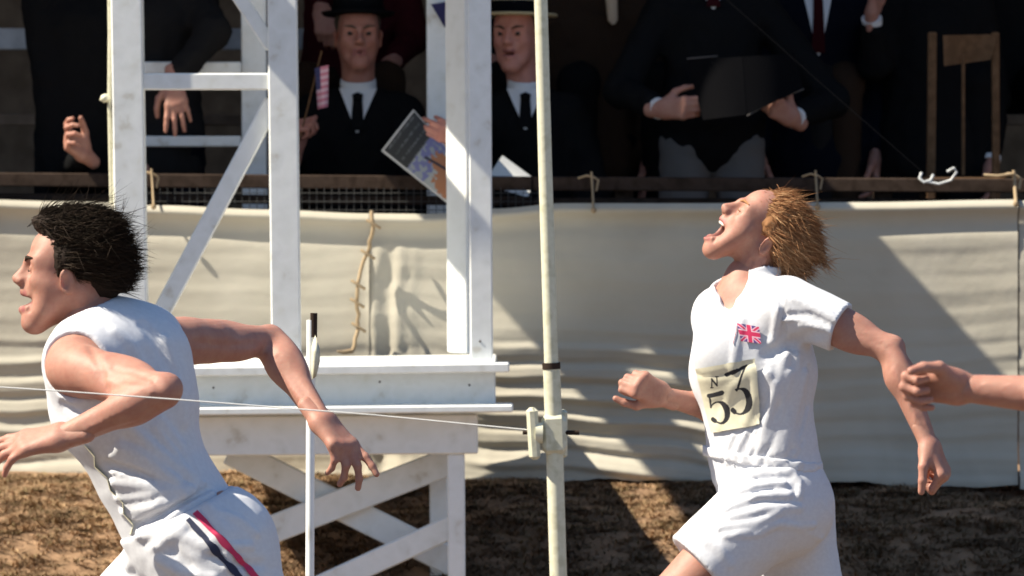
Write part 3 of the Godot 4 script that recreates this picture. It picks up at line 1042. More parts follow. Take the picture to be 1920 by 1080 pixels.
func build_finish() -> void:
	var D := 9.5
	var fp := thing("finish_pole", "slender cream painted pole carrying the finish line reel", "pole", at(1060, 1200, D))
	put("upper_pole", tube([at(1011, -120, D), at(1022, 300, D), at(1034, 690, D)], [0.0125, 0.0132, 0.0135], 16), M.pole, fp)
	put("lower_pole", tube([at(1034, 684, D), at(1040, 850, D), at(1047, 1080, D), at(1062, 2150, D)], [0.0165, 0.0165, 0.0165, 0.017], 16), M.pole, fp)
	put("joint_ring", tube([at(1033.5, 680, D), at(1034, 692, D)], 0.0175, 16), M.rail, fp)
	var reel := put("reel_block", board_mesh(at(1016, 815, D - 0.005), at(1062, 813, D - 0.005), 0.075, 0.034, Vector3.UP, 0.008), M.pole, fp)
	put("flange", board_mesh(at(997, 764, D - 0.012), at(1003, 862, D - 0.012), 0.022, 0.03, Vector3.RIGHT, 0.008), M.pole, reel)
	put("flange", board_mesh(at(1056, 768, D + 0.02), at(1056, 858, D + 0.02), 0.016, 0.03, Vector3.RIGHT, 0.008), M.pole, reel)
	put("drum", tube([at(1004, 812, D - 0.012), at(1018, 812, D - 0.012)], 0.02, 14), M.pole, reel)
	put("axle", tube([at(980, 811, D - 0.012), at(1086, 811, D - 0.012)], 0.0042, 8), M.rail, reel)
	var ft := thing("finish_string", "thin white finishing string stretched from the reel across the dark haired runner", "string", at(400, 757, 9.5))
	put("string", tube([at(988, 806, D - 0.01), at(700, 778, 9.49), at(330, 749, 9.47), at(110, 733, 9.46), at(-60, 722, 9.46)], 0.0013, 6), M.string, ft)
	var D2 := 12.0
	var sp := thing("marker_pole", "thin white marker pole with dark tip and pale leaf shaped tag", "pole", at(580, 1500, D2))
	put("shaft", tube([at(583, 600, D2), at(581, 1080, D2), at(579, 1660, D2)], 0.0105, 12), M.paint, sp)
	put("tip", tube([at(588.5, 587, D2 - 0.004), at(588, 632, D2 - 0.004)], 0.0085, 10), M.rail, sp)
	var tg := SurfaceTool.new()
	tg.begin(Mesh.PRIMITIVE_TRIANGLES)
	var ol := [[591, 628], [600, 655], [600, 678], [593, 706], [585, 712], [583, 690], [584, 650]]
	for i in ol.size():
		var a: Array = ol[i]
		var b: Array = ol[(i + 1) % ol.size()]
		var c := at(591, 670, D2 - 0.022)
		var c2 := at(591, 670, D2 - 0.014)
		var pa := at(a[0], a[1], D2 - 0.018)
		var pb := at(b[0], b[1], D2 - 0.018)
		for x in [c, pa, pb, c2, pb, pa]:
			tg.add_vertex(x)
	tg.generate_normals()
	put("tag", tg.commit(), M.pole, sp)

func _ready() -> void:
	rng.seed = 11
	var cam := Camera3D.new()
	cam.name = "camera"
	cam.fov = rad_to_deg(2.0 * atan(540.0 / F))
	cam.near = 0.1
	cam.far = 900
	cam.position = EYE
	cam.rotation.x = PITCH
	var lens := CameraAttributesPhysical.new()
	lens.frustum_focal_length = 12.0 * F / 540.0
	lens.frustum_near = 0.1
	lens.frustum_far = 900.0
	lens.exposure_aperture = 11.0
	lens.frustum_focus_distance = 11.0
	cam.attributes = lens
	add_child(cam)
	cam.current = true
	var env := Environment.new()
	var sky := Sky.new()
	var sm := ProceduralSkyMaterial.new()
	sm.sky_top_color = Color(0.27, 0.375, 0.52)
	sm.sky_horizon_color = Color(0.58, 0.65, 0.71)
	sm.sky_curve = 0.2
	sm.ground_bottom_color = Color(0.15, 0.12, 0.09)
	sm.ground_horizon_color = Color(0.4, 0.4, 0.38)
	sky.sky_material = sm
	env.background_mode = Environment.BG_SKY
	env.sky = sky
	env.tonemap_mode = Environment.TONE_MAPPER_LINEAR
	env.tonemap_exposure = 2.05
	env.sdfgi_enabled = true
	env.ssao_enabled = true
	env.ssil_enabled = true
	var we := WorldEnvironment.new()
	we.name = "environment"
	we.environment = env
	add_child(we)
	var sun := DirectionalLight3D.new()
	sun.name = "sun"
	sun.light_color = Color(1.0, 0.96, 0.88)
	sun.light_energy = 1.6
	sun.light_angular_distance = 0.5
	sun.shadow_enabled = true
	add_child(sun)
	var to_sun := Vector3(-0.9, 1.0, 0.12).normalized()
	sun.look_at_from_position(to_sun * 20.0, Vector3.ZERO, Vector3.UP)
	make_materials()
	build_setting()
	build_fence()
	build_tower()
	build_stand()
	build_finish()
	build_runners()
	build_crowd()
	finish_jobs()

# ------------------------------------------------------------------ the runners
func leg_into(f: Fld, hip: Vector3, knee: Vector3, ankle: Vector3, k := 0.03) -> void:
	f.cone(hip, knee, 0.088, 0.056, k)
	var back := (hip + ankle) / 2 - knee
	f.cone(knee, knee.lerp(ankle, 0.35) + back.normalized() * -0.0, 0.054, 0.056, k)
	f.cone(knee.lerp(ankle, 0.35), ankle, 0.056, 0.034, k)

func shoe(parent: Node3D, heel: Vector3, toe: Vector3) -> void:
	var f := Fld.new()
	f.cone(heel, heel.lerp(toe, 0.6), 0.036, 0.036, 0.02)
	f.cone(heel.lerp(toe, 0.55), toe, 0.038, 0.027, 0.02)
	later("running_shoe", [add_job(f, 0.009, heel)], M.leather, parent)

func arm_into(f: Fld, sh: Vector3, el: Vector3, wr: Vector3, big := 1.0, fit := 1.0) -> void:
	var u := (el - sh).normalized()
	var w := (wr - el).normalized()
	var b := (w - u * w.dot(u)).normalized()            # the side the elbow bends to
	var c := u.cross(b)
	var ub := Basis(u, b, c)
	var wb := Basis(w, w.cross(c).normalized(), c)
	var la := (el - sh).length()
	var lf := (wr - el).length()
	f.cone(sh, sh.lerp(el, 0.4), 0.050 * big, 0.043 * big, 0.03)
	f.cone(sh.lerp(el, 0.4), el, 0.043 * big, 0.035 * big, 0.03)
	f.ell(sh.lerp(el, 0.56) + b * 0.019 * big, ub, Vector3(la * 0.33, 0.034 * big, 0.036 * big), 0.006)
	f.ell(sh.lerp(el, 0.5) - b * 0.021 * big, ub, Vector3(la * 0.37, 0.033 * big * fit, 0.037 * big), 0.006)
	f.ell(sh.lerp(el, 0.16), ub, Vector3(la * 0.3, 0.054 * big, 0.053 * big * fit), 0.012)
	f.cone(el, el.lerp(wr, 0.3), 0.034 * big, 0.036 * big, 0.015)
	f.cone(el.lerp(wr, 0.3), wr, 0.036 * big, 0.0235 * big, 0.03)
	f.ell(el.lerp(wr, 0.25) + c * 0.015, wb, Vector3(lf * 0.36, 0.031 * big, 0.028 * big), 0.006)
	f.ell(el.lerp(wr, 0.27) - c * 0.015 + wb.y * 0.008, wb, Vector3(lf * 0.36, 0.030 * big, 0.028 * big), 0.006)
	f.ell(el - b * 0.014 + u * 0.008, ub, Vector3(0.022, 0.02, 0.022), 0.014)
	f.cone(el.lerp(wr, 0.45) + c * 0.018, wr + c * 0.012, 0.010, 0.009, 0.012)
	f.cone(el.lerp(wr, 0.45) - c * 0.016, wr - c * 0.012, 0.010, 0.009, 0.012)

func bib_texture() -> ImageTexture:
	var W := 176
	var H := 190
	var im := Image.create(W, H, false, Image.FORMAT_RGBA8)
	var paper := Color(0.70, 0.66, 0.50)
	var nz := relief_noise(5, 0.03)
	# strokes as [x0, y0, x1, y1, half width]
	var st := []
	# the five: bar, stem, bowl
	st.append_array([[22, 82, 64, 78, 6.0], [23, 82, 20, 116, 2.8]])
	st.append_array(arc(42, 134, 27, 32, -140, 140, 2.6, 10.0))
	st.append([18, 152, 24, 158, 7.0])
	# the three with a flat top
	st.append_array([[86, 30, 146, 18, 7.0], [146, 20, 108, 78, 2.8]])
	st.append_array(arc(114, 112, 32, 38, -105, 145, 2.6, 11.0))
	st.append([88, 134, 93, 140, 7.5])
	# the small numero sign
	st.append_array([[40, 36, 35, 58, 1.8], [40, 36, 52, 55, 2.6], [52, 55, 56, 33, 1.8], [32, 58, 39, 59, 1.6], [52, 32, 60, 33, 1.6]])
	for y in H:
		for x in W:
			var c := paper * (1.0 + 0.10 * nz.get_noise_2d(x, y))
			var ink := 0.0
			for s in st:
				var a := Vector2(s[0], s[1])
				var e := Vector2(s[2], s[3]) - a
				var p := Vector2(x, y) - a
				var t := clampf(p.dot(e) / e.length_squared(), 0, 1)
				ink = maxf(ink, clampf(float(s[4]) - (p - e * t).length() + 0.5, 0, 1))
			c = c.lerp(Color(0.02, 0.02, 0.025), ink)
			c.a = 1.0
			im.set_pixel(x, y, c.linear_to_srgb())
	return ImageTexture.create_from_image(im)

func arc(cx: float, cy: float, rx: float, ry: float, a0: float, a1: float, thin: float, thick: float) -> Array:
	var out := []
	var n := 22
	for i in n:
		var u := deg_to_rad(lerpf(a0, a1, float(i) / n))
		var v := deg_to_rad(lerpf(a0, a1, float(i + 1) / n))
		out.append([cx + cos(u) * rx, cy + sin(u) * ry, cx + cos(v) * rx, cy + sin(v) * ry, lerpf(thin, thick, pow(maxf(0.0, cos(u)), 1.5))])
	return out

func flag_texture() -> ImageTexture:
	var W := 96
	var H := 64
	var im := Image.create(W, H, false, Image.FORMAT_RGBA8)
	for y in H:
		for x in W:
			var c := Color(0.10, 0.05, 0.22)
			var u := (x + 0.5) / W - 0.5
			var v := (y + 0.5) / H - 0.5
			var d1 := absf(u - v)
			var d2 := absf(u + v)
			if d1 < 0.14 or d2 < 0.14:
				c = Color(0.78, 0.5, 0.58)
			if d1 < 0.07 or d2 < 0.07:
				c = Color(0.62, 0.03, 0.11)
			if absf(u) < 0.15 or absf(v) < 0.2:
				c = Color(0.78, 0.5, 0.58)
			if absf(u) < 0.09 or absf(v) < 0.13:
				c = Color(0.62, 0.03, 0.11)
			im.set_pixel(x, y, c.linear_to_srgb())
	return ImageTexture.create_from_image(im)

func tex_mat(t: Texture2D, rough := 0.85) -> StandardMaterial3D:
	var m := StandardMaterial3D.new()
	m.albedo_texture = t
	m.roughness = rough
	m.texture_repeat = false
	return m

func brow(h: Head, parent: Node3D, col: Color, z: float) -> void:
	var st := SurfaceTool.new()
	st.begin(Mesh.PRIMITIVE_TRIANGLES)
	tube_into(st, [h.p(0.0995, 0.022, 0.011 * z), h.p(0.0965, 0.030, 0.028 * z), h.p(0.084, 0.030, 0.053 * z)], [0.002, 0.0042, 0.0018], 6, col)
	tube_into(st, [h.p(0.0915, 0.002, 0.022 * z), h.p(0.0905, -0.001, 0.031 * z), h.p(0.0865, 0.0, 0.042 * z)], [0.0008, 0.0014, 0.0008], 5, col * 0.6)
	put("eyebrow", st.commit(), M.hair, parent)

func both(a: Array, b: Array) -> Array:
	for i in 3:
		a[i].append_array(b[i])
	return a

func build_runners() -> void:
	runner_dark()
	runner_fair()
	runner_third()

func runner_dark() -> void:
	var D := 10.0
	var o := thing("person", "dark haired runner in white singlet and striped white shorts leaning into the string", "person", at(590, 1942, D), "runners")
	var neck := at(180, 628, D)
	var sl := at(132, 690, 9.86)
	var sr := at(312, 640, 10.15)
	var ell_ := at(306, 733, 9.66)
	var wl := at(122, 818, 9.70)
	var elr := at(505, 640, 10.36)
	var wr := at(600, 785, 10.22)
	var ax := (sr - sl).normalized()
	var t0 := at(222, 668, D); var t1 := at(242, 775, D); var t2 := at(282, 880, D); var t3 := at(330, 965, D)
	# torso
	var tor := Fld.new()
	tor.cone(t0, t1, 0.097, 0.105, 0.03, ax, 1.4)
	tor.cone(t1, t2, 0.105, 0.09, 0.04, ax.lerp(Vector3.FORWARD, 0.4).normalized(), 1.35)
	tor.cone(t2, t3, 0.093, 0.094, 0.04, Vector3.FORWARD, 1.38)
	tor.cone(neck, sl.lerp(neck, 0.25), 0.055, 0.052, 0.05)
	tor.cone(neck, sr.lerp(neck, 0.25), 0.055, 0.055, 0.05)
	tor.cone(at(162, 700, 9.93), at(154, 760, 9.95), 0.052, 0.048, 0.06)
	tor.cone(at(296, 670, 10.0), at(300, 740, 9.98), 0.05, 0.05, 0.06)
	var pel := Fld.new()
	pel.cone(t3, at(372, 1020, D), 0.096, 0.108, 0.04, Vector3.FORWARD, 1.4)
	pel.ell(at(418, 1022, 9.93), Basis.IDENTITY, Vector3(0.088, 0.1, 0.085), 0.04)
	pel.ell(at(400, 1030, 10.08), Basis.IDENTITY, Vector3(0.085, 0.1, 0.085), 0.04)
	var hl := at(402, 1040, 9.91); var kl := at(505, 1360, 9.9); var al := at(650, 1735, 9.93)
	var hr := at(362, 1050, 10.09); var kr := at(140, 1290, 10.12); var ar := at(200, 1660, 10.1)
	var body := Fld.new()
	body.take(tor)
	body.take(pel)
	body.cone(neck + Vector3(0.01, -0.03, 0), at(168, 575, D), 0.055, 0.048, 0.03)
	leg_into(body, hl, kl, al)
	leg_into(body, hr, kr, ar)
	arm_into(body, sl, ell_, wl, 0.94, 1.1)
	arm_into(body, sr, elr, wr, 0.9, 1.08)
	folds(body, D, [[[[168, 650], [188, 688], [198, 728]], -0.0045, 0.011], [[[212, 690], [258, 700], [300, 722]], -0.004, 0.009], [[[200, 716], [245, 722], [285, 735]], 0.003, 0.009], [[[292, 766], [230, 800], [160, 826]], -0.004, 0.008], [[[282, 746], [220, 776], [160, 806]], 0.003, 0.008],
		[[[365, 642], [430, 648], [480, 645]], -0.005, 0.010], [[[520, 670], [560, 722], [590, 765]], -0.004, 0.009], [[[500, 660], [535, 715], [575, 765]], 0.003, 0.008]])
	var hd := head_of(at(129, 512, D - 0.005), Vector3(-0.99, 0.07, 0.08), Vector3(0.07, 0.99, 0), 0.88)
	var jh := head_field(hd, neck + Vector3(0.012, -0.005, 0), 0.27, 0.0065, true, Vector2(0.004, -0.018))
	var blob := lip_blobs(hd, 0.27, LIP, MOUTH)
	var hn1 := Fld.new()
	hand(hn1, wl, at(20, 835, 9.73) - wl, Vector3(0.15, -0.9, -0.5), true, [6, 10, 14, 20], 0.16, 0.55)
	var hn2 := Fld.new()
	hand(hn2, wr, at(684, 880, 10.16) - wr, Vector3(-0.55, -0.5, -0.55), false, [[0, 10, 8], [20, 26, 18], [32, 34, 24], [40, 36, 24]], 0.07, 0.35, 0.93)
	later("body", [add_job(body, 0.006, t1, SKIN, 0.16), add_job(jh, 0.0034, hd.p(-0.01, 0.03, 0), SKIN, 0.16, blob), add_job(hn1, 0.0032, wl + (at(20, 835, 9.73) - wl).normalized() * 0.04, SKIN, 0.16), add_job(hn2, 0.0032, wr + (at(684, 880, 10.16) - wr).normalized() * 0.04, SKIN, 0.16)], M.skin, o)
	# hair
	var hf := Fld.new()
	var hs := 0.88
	hf.ell(hd.p(-0.022, 0.046, 0), hd.b, Vector3(0.098, 0.087, 0.08) * hs, 0.01)
	hf.ell(hd.p(0.036, 0.11, 0), hd.b, Vector3(0.055, 0.028, 0.05) * hs, 0.03)
	hf.ell(hd.p(-0.035, 0.115, 0), hd.b, Vector3(0.06, 0.03, 0.055) * hs, 0.03)
	hf.ell(hd.p(-0.078, -0.005, 0), hd.b, Vector3(0.046, 0.06, 0.062) * hs, 0.03)
	hf.cone(hd.p(0.012, 0.03, 0.066), hd.p(0.017, -0.014, 0.07), 0.016 * hs, 0.007 * hs, 0.02)
	hf.ell(hd.p(0.108, 0.012, 0), hd.b, Vector3(0.075, 0.082, 0.12) * hs, 0.01, 1)
	hf.ell(hd.p(0.0, -0.078, 0), hd.b, Vector3(0.06, 0.06, 0.12) * hs, 0.015, 1)
	hf.ell(hd.p(0.004, -0.016, 0.085), hd.b, Vector3(0.021, 0.03, 0.03) * hs, 0.004, 1)
	noisy(hf, 0.003, 0.02, 5)
	var hc := [Color(0.020, 0.013, 0.010), Color(0.034, 0.021, 0.015), Color(0.013, 0.009, 0.007)]
	var keep1 := func(l: Vector3) -> bool: return l.y > -0.6 and l.x < 0.75 and not (l.x > 0.35 and l.y < 0.3)
	var top1 := func(l: Vector3) -> bool: return l.y > 0.15 and l.x < 0.75 and not (l.x > 0.3 and l.y < 0.5)
	later("hair", [add_job(hf, 0.0036, hd.p(-0.04, 0.06, 0), hc[0])], M.hair, o, func(): return both(strands(hf, hd, 10000, Vector3(0.95, 0.05, 0), 0.04, hc, 21, keep1, 0.045, 0.0007, 0.11), strands(hf, hd, 420, Vector3(0.9, 0.22, 0), 0.075, hc, 22, top1, 0.16, 0.0006, 0.3)))
	brow(hd, o, hc[1], 1.0)
	# singlet
	var sg := Fld.new()
	sg.take(tor)
	sg.cone(t3, at(352, 1000, D), 0.1, 0.108, 0.04, Vector3.FORWARD, 1.42)
	sg.grow = 0.010
	folds(sg, D, [
		[[[225, 842], [270, 858], [330, 900]], 0.011, 0.017], [[[200, 870], [265, 890], [335, 925]], -0.009, 0.015],
		[[[215, 905], [280, 912], [345, 925]], 0.012, 0.016], [[[222, 935], [285, 928], [350, 915]], 0.010, 0.014],
		[[[232, 962], [290, 950], [362, 918]], 0.012, 0.015], [[[250, 985], [310, 960], [385, 915]], -0.011, 0.017],
		[[[262, 1000], [330, 965], [398, 925]], 0.011, 0.014], [[[215, 850], [275, 870], [335, 908]], 0.006, 0.009], [[[212, 885], [275, 900], [345, 918]], 0.007, 0.009], [[[222, 920], [285, 920], [352, 912]], 0.007, 0.009], [[[235, 950], [300, 938], [372, 912]], 0.007, 0.009], [[[250, 975], [312, 948], [385, 908]], 0.008, 0.010], [[[270, 990], [335, 950], [395, 915]], -0.007, 0.010], [[[290, 800], [330, 850], [362, 905]], 0.006, 0.012], [[[225, 832], [260, 842], [310, 872]], 0.006, 0.010],
		[[[300, 790], [345, 840], [368, 900]], 0.006, 0.02],
		[[[240, 800], [300, 850], [355, 890]], 0.007, 0.02], [[[210, 855], [262, 872], [318, 912]], 0.006, 0.012],
		[[[215, 620], [250, 650], [270, 690]], 0.006, 0.018], [[[270, 610], [300, 650], [325, 700]], -0.007, 0.02],
		[[[310, 640], [335, 720], [345, 790]], 0.006, 0.022], [[[118, 760], [150, 775], [185, 772]], -0.008, 0.012], [[[115, 742], [140, 752], [170, 752]], 0.006, 0.011]])
	sg.cone(sl + (sl - ell_).normalized() * -0.01 + Vector3(-0.01, 0.012, 0.03), sl + (ell_ - sl) * 0.62 + Vector3(0.0, -0.01, 0.06), 0.073, 0.066, 0.008, Vector3.ZERO, 1.0, 1)
	sg.cone(sr + Vector3(0.02, 0.01, -0.02), sr.lerp(elr, 0.6), 0.055, 0.06, 0.008, Vector3.ZERO, 1.0, 1)
	sg.cone(neck + Vector3(-0.028, 0.005, 0), hd.p(-0.02, -0.05, 0), 0.066, 0.075, 0.008, Vector3.ZERO, 1.0, 1)
	sg.cone(neck + Vector3(-0.03, -0.01, 0), neck + Vector3(-0.12, -0.03, 0), 0.06, 0.06, 0.02, Vector3.ZERO, 1.0, 1)
	noisy(sg, 0.0012, 0.09, 9)
	later("singlet", [add_job(sg, 0.005, t2, Color(1, 1, 1))], M.cotton, o)
	# the edge of the number on his chest, seen from the side
	var nb := SurfaceTool.new()
	nb.begin(Mesh.PRIMITIVE_TRIANGLES)
	nb.set_smooth_group(0)
	var cont := [[152, 832], [164, 852], [172, 872], [190, 895], [202, 918], [218, 940], [226, 962], [238, 982], [240, 1000]]
	for i in cont.size() - 1:
		var r0: Array = cont[i]
		var r1: Array = cont[i + 1]
		var e0 := 3.0 if i % 2 else -3.0
		var aa := nearhit(sg, [[r0[0] + 12 + e0, r0[1]], [r1[0] + 12 - e0, r1[1]]], D)
		var a0 := aa[0] + sg.grad(aa[0]) * 0.006
		var a1 := aa[1] + sg.grad(aa[1]) * 0.006
		var b0 := at(r0[0] - 5, r0[1] + 2, 9.97)
		var b1 := at(r1[0] - 5, r1[1] + 2, 9.97)
		quad(nb, a0, b0, b1, a1)
		quad(nb, b0, at(r0[0] - 5, r0[1] + 3, 10.1), at(r1[0] - 5, r1[1] + 3, 10.1), b1)
	nb.generate_normals()
	put("number_bib", nb.commit(), mat(Color(0.60, 0.57, 0.40), 0.9), o)
	# shorts
	var sh := Fld.new()
	sh.take(pel)
	sh.cone(at(326, 960, D), at(345, 990, D), 0.101, 0.106, 0.03, Vector3.FORWARD, 1.42)
	sh.cone(hl, hl.lerp(kl, 0.75), 0.098, 0.105, 0.04)
	sh.cone(hr, hr.lerp(kr, 0.7), 0.1, 0.098, 0.04)
	sh.grow = 0.017
	folds(sh, D, [[[[395, 950], [420, 1000], [430, 1060]], 0.008, 0.02], [[[340, 990], [300, 1020], [240, 1060]], 0.009, 0.02], [[[320, 1030], [350, 1060], [360, 1100]], -0.009, 0.02],
		[[[400, 1010], [440, 1025], [470, 1025]], 0.009, 0.013], [[[395, 1040], [440, 1060], [490, 1058]], -0.008, 0.014], [[[260, 1005], [330, 1000], [400, 1030]], 0.009, 0.016], [[[300, 1050], [340, 1075], [400, 1085]], 0.01, 0.016], [[[410, 960], [450, 975], [480, 1000]], 0.006, 0.014]])
	var side_field := Fld.new()
	side_field.take(sh)
	side_field.grow = 0.017
	sh.plane(at(318, 967, D), Vector3(-0.43, 0.9, 0), 0.006)
	sh.plane(hl.lerp(kl, 0.72), (kl - hl), 0.004)
	noisy(sh, 0.0015, 0.05, 12)
	var shp := later("shorts", [add_job(sh, 0.006, at(395, 1040, D))], M.cotton, o)
	for e in [[[366, 962], [455, 1050], [540, 1160], Color(0.52, 0.03, 0.10)], [[352, 975], [436, 1063], [520, 1172], Color(0.02, 0.025, 0.06)]]:
		var st := SurfaceTool.new()
		st.begin(Mesh.PRIMITIVE_TRIANGLES)
		st.set_smooth_group(0)
		var prev := []
		for i in 61:
			var v := i / 60.0
			var p: Vector2 = Vector2(e[0][0], e[0][1]).lerp(Vector2(e[1][0], e[1][1]), v).lerp(Vector2(e[1][0], e[1][1]).lerp(Vector2(e[2][0], e[2][1]), v), v)
			var w := Vector2(4.4, -3.6)
			var a := nearhit(side_field, [[p.x - w.x, p.y - w.y], [p.x + w.x, p.y + w.y]], D)
			var up := Vector3(0, 0, 0.0055)
			var row := [a[0] + side_field.grad(a[0]) * 0.0045, a[1] + side_field.grad(a[1]) * 0.0045]
			if prev.size():
				quad(st, prev[0], prev[1], row[1], row[0])
			prev = row
		st.generate_normals()
		put("stripe", st.commit(), mat(e[3], 0.85), shp)
	shoe(o, al + Vector3(0.03, -0.03, 0), at(605, 1912, 9.93))
	shoe(o, ar + Vector3(0.03, -0.04, 0), ar + Vector3(-0.17, -0.07, 0))

func runner_fair() -> void:
	var D := 12.4
	var o := thing("person", "fair haired runner with head thrown back wearing number 53 on a white shirt", "person", at(1640, 1614, D), "runners")
	var neck := at(1392, 560, D)
	var sl := at(1482, 572, 12.28)
	var sr := at(1350, 592, 12.53)
	var ell_ := at(1668, 655, 12.2)
	var wl := at(1740, 830, 12.14)
	var elr := at(1385, 780, 12.6)
	var wr := at(1242, 742, 12.42)
	var n := Vector3(-0.75, 0, 0.65)
	var ax := Vector3(0.65, 0, 0.75)
	var t0 := at(1408, 620, D); var t1 := at(1412, 700, D); var t2 := at(1424, 800, D); var t3 := at(1432, 862, D)
	var tor := Fld.new()
	tor.cone(t0, t1, 0.104, 0.11, 0.03, ax, 1.45)
	tor.cone(t1, t2, 0.11, 0.092, 0.04, ax, 1.38)
	tor.cone(t2, t3, 0.092, 0.092, 0.04, ax, 1.38)
	tor.cone(neck, sl.lerp(neck, 0.2), 0.05, 0.05, 0.05)
	tor.cone(neck, sr.lerp(neck, 0.2), 0.05, 0.05, 0.05)
	tor.ell(at(1365, 655, 12.33), Basis.IDENTITY, Vector3(0.07, 0.07, 0.06), 0.06)
	var pel := Fld.new()
	pel.cone(t3, at(1452, 950, D), 0.094, 0.105, 0.04, ax, 1.35)
	pel.ell(at(1482, 950, 12.33), Basis.IDENTITY, Vector3(0.085, 0.1, 0.08), 0.04)
	pel.ell(at(1480, 955, 12.5), Basis.IDENTITY, Vector3(0.085, 0.1, 0.08), 0.04)
	var hl := at(1430, 962, 12.31); var kl := at(1240, 1140, 12.26); var al := at(1290, 1450, 12.3)
	var hr := at(1478, 970, 12.5); var kr := at(1530, 1235, 12.5); var ar := at(1690, 1495, 12.5)
	var body := Fld.new()
	body.take(tor)
	body.take(pel)
	body.cone(neck + Vector3(0, -0.04, 0), at(1398, 520, D), 0.055, 0.05, 0.03)
	leg_into(body, hl, kl, al)
	leg_into(body, hr, kr, ar)
	arm_into(body, sl, ell_, wl, 0.95)
	arm_into(body, sr, elr, wr, 0.95)
	folds(body, D, [[[[1600, 622], [1640, 640], [1668, 655]], -0.004, 0.009], [[[1688, 690], [1714, 750], [1735, 805]], -0.0035, 0.008], [[[1676, 695], [1700, 750], [1722, 800]], 0.003, 0.008]])
	var hd := head_of(at(1423, 431, D), Vector3(-0.72, 0.69, 0.2), Vector3(0.69, 0.72, 0.0), 0.88)
	var jw := 0.72
	var jh := head_field(hd, neck + Vector3(0.01, -0.035, 0), jw, 0.024, true, Vector2(-0.026, -0.022))
	folds(jh, D, [[[[1434, 488], [1408, 530], [1380, 570]], 0.006, 0.012], [[[1410, 490], [1385, 530], [1362, 570]], -0.005, 0.011], [[[1375, 500], [1362, 535], [1352, 565]], 0.004, 0.009]])
	var hn1 := Fld.new()
	var wd := at(1778, 905, 12.12) - wl
	hand(hn1, wl, wd, Vector3(-0.9, 0.1, -0.35), true, [[62, 92, 60], [66, 92, 60], [70, 92, 60], [72, 92, 60]], 0.0, 0.25)
	var hn2 := Fld.new()
	var wd2 := at(1180, 712, 12.36) - wr
	hand(hn2, wr, wd2, Vector3(0.2, -0.25, -0.95), false, [[62, 88, 55], [65, 90, 55], [68, 90, 55], [70, 90, 55]], 0.0, 0.25, 0.92)
	later("body", [add_job(body, 0.0065, t1, SKIN, 0.16), add_job(jh, 0.0036, hd.p(-0.01, 0.03, 0), SKIN, 0.16, lip_blobs(hd, jw, LIP, MOUTH)), add_job(hn1, 0.0034, wl + wd.normalized() * 0.04, SKIN, 0.16), add_job(hn2, 0.0034, wr + wd2.normalized() * 0.04, SKIN, 0.16)], M.skin, o)
	var tf := Fld.new()
	tf.cone(hd.p(0.09, -0.059, -0.014), hd.p(0.095, -0.059, 0.0), 0.0042, 0.0042, 0.003)
	tf.cone(hd.p(0.095, -0.059, 0.0), hd.p(0.087, -0.059, 0.018), 0.0042, 0.0036, 0.003)
	later("teeth", [add_job(tf, 0.0018, hd.p(0.095, -0.059, 0.0))], M.teeth, o)
	# hair
	var hf := Fld.new()
	var hs := 0.88
	hf.ell(hd.p(-0.02, 0.044, 0), hd.b, Vector3(0.097, 0.085, 0.08) * hs, 0.01)
	hf.ell(hd.p(-0.075, 0.03, 0), hd.b, Vector3(0.055, 0.08, 0.07) * hs, 0.03)
	hf.cone(hd.p(-0.085, 0.06, 0), at(1528, 480, D), 0.042, 0.014, 0.03)
	hf.cone(hd.p(-0.08, 0.0, 0), at(1490, 500, D), 0.045, 0.02, 0.03)
	hf.cone(hd.p(-0.005, 0.03, 0.072), hd.p(-0.022, 0.006, 0.076), 0.014, 0.012, 0.02)
	hf.ell(hd.p(0.124, -0.012, 0), hd.b, Vector3(0.088, 0.1, 0.12) * hs, 0.01, 1)
	hf.ell(hd.p(0.03, -0.075, 0), hd.b, Vector3(0.062, 0.06, 0.12) * hs, 0.015, 1)
	hf.ell(hd.p(-0.022, -0.024, 0.088), hd.b, Vector3(0.026, 0.034, 0.03) * hs, 0.004, 1)
	noisy(hf, 0.004, 0.02, 6)
	var hc := [Color(0.44, 0.23, 0.11), Color(0.56, 0.34, 0.18), Color(0.34, 0.17, 0.08), Color(0.26, 0.12, 0.058)]
	var keep := func(l: Vector3) -> bool: return l.x < 0.72 and l.y > -0.75 and not (l.x > 0.12 and l.y < 0.2)
	later("hair", [add_job(hf, 0.0038, hd.p(-0.04, 0.06, 0), Color(0.28, 0.135, 0.062))], M.hair, o, func(): return both(strands(hf, hd, 10000, Vector3(0.85, -0.5, 0), 0.045, hc, 33, keep, 0.03, 0.0008, 0.12), strands(hf, hd, 350, Vector3(0.8, -0.55, 0), 0.085, hc, 34, keep, 0.08, 0.0006, 0.28)))
	brow(hd, o, hc[2], 1.0)
	# shirt
	var sg := Fld.new()
	sg.take(tor)
	sg.cone(t3, at(1436, 880, D), 0.094, 0.1, 0.04, ax, 1.38)
	sg.cone(sl, sl.lerp(ell_, 0.5), 0.056, 0.052, 0.03)
	sg.cone(sr, sr.lerp(elr, 0.45), 0.056, 0.056, 0.03)
	sg.cone(neck + Vector3(0, -0.02, 0), hd.p(-0.05, -0.06, 0), 0.056, 0.058, 0.03)
	sg.grow = 0.012
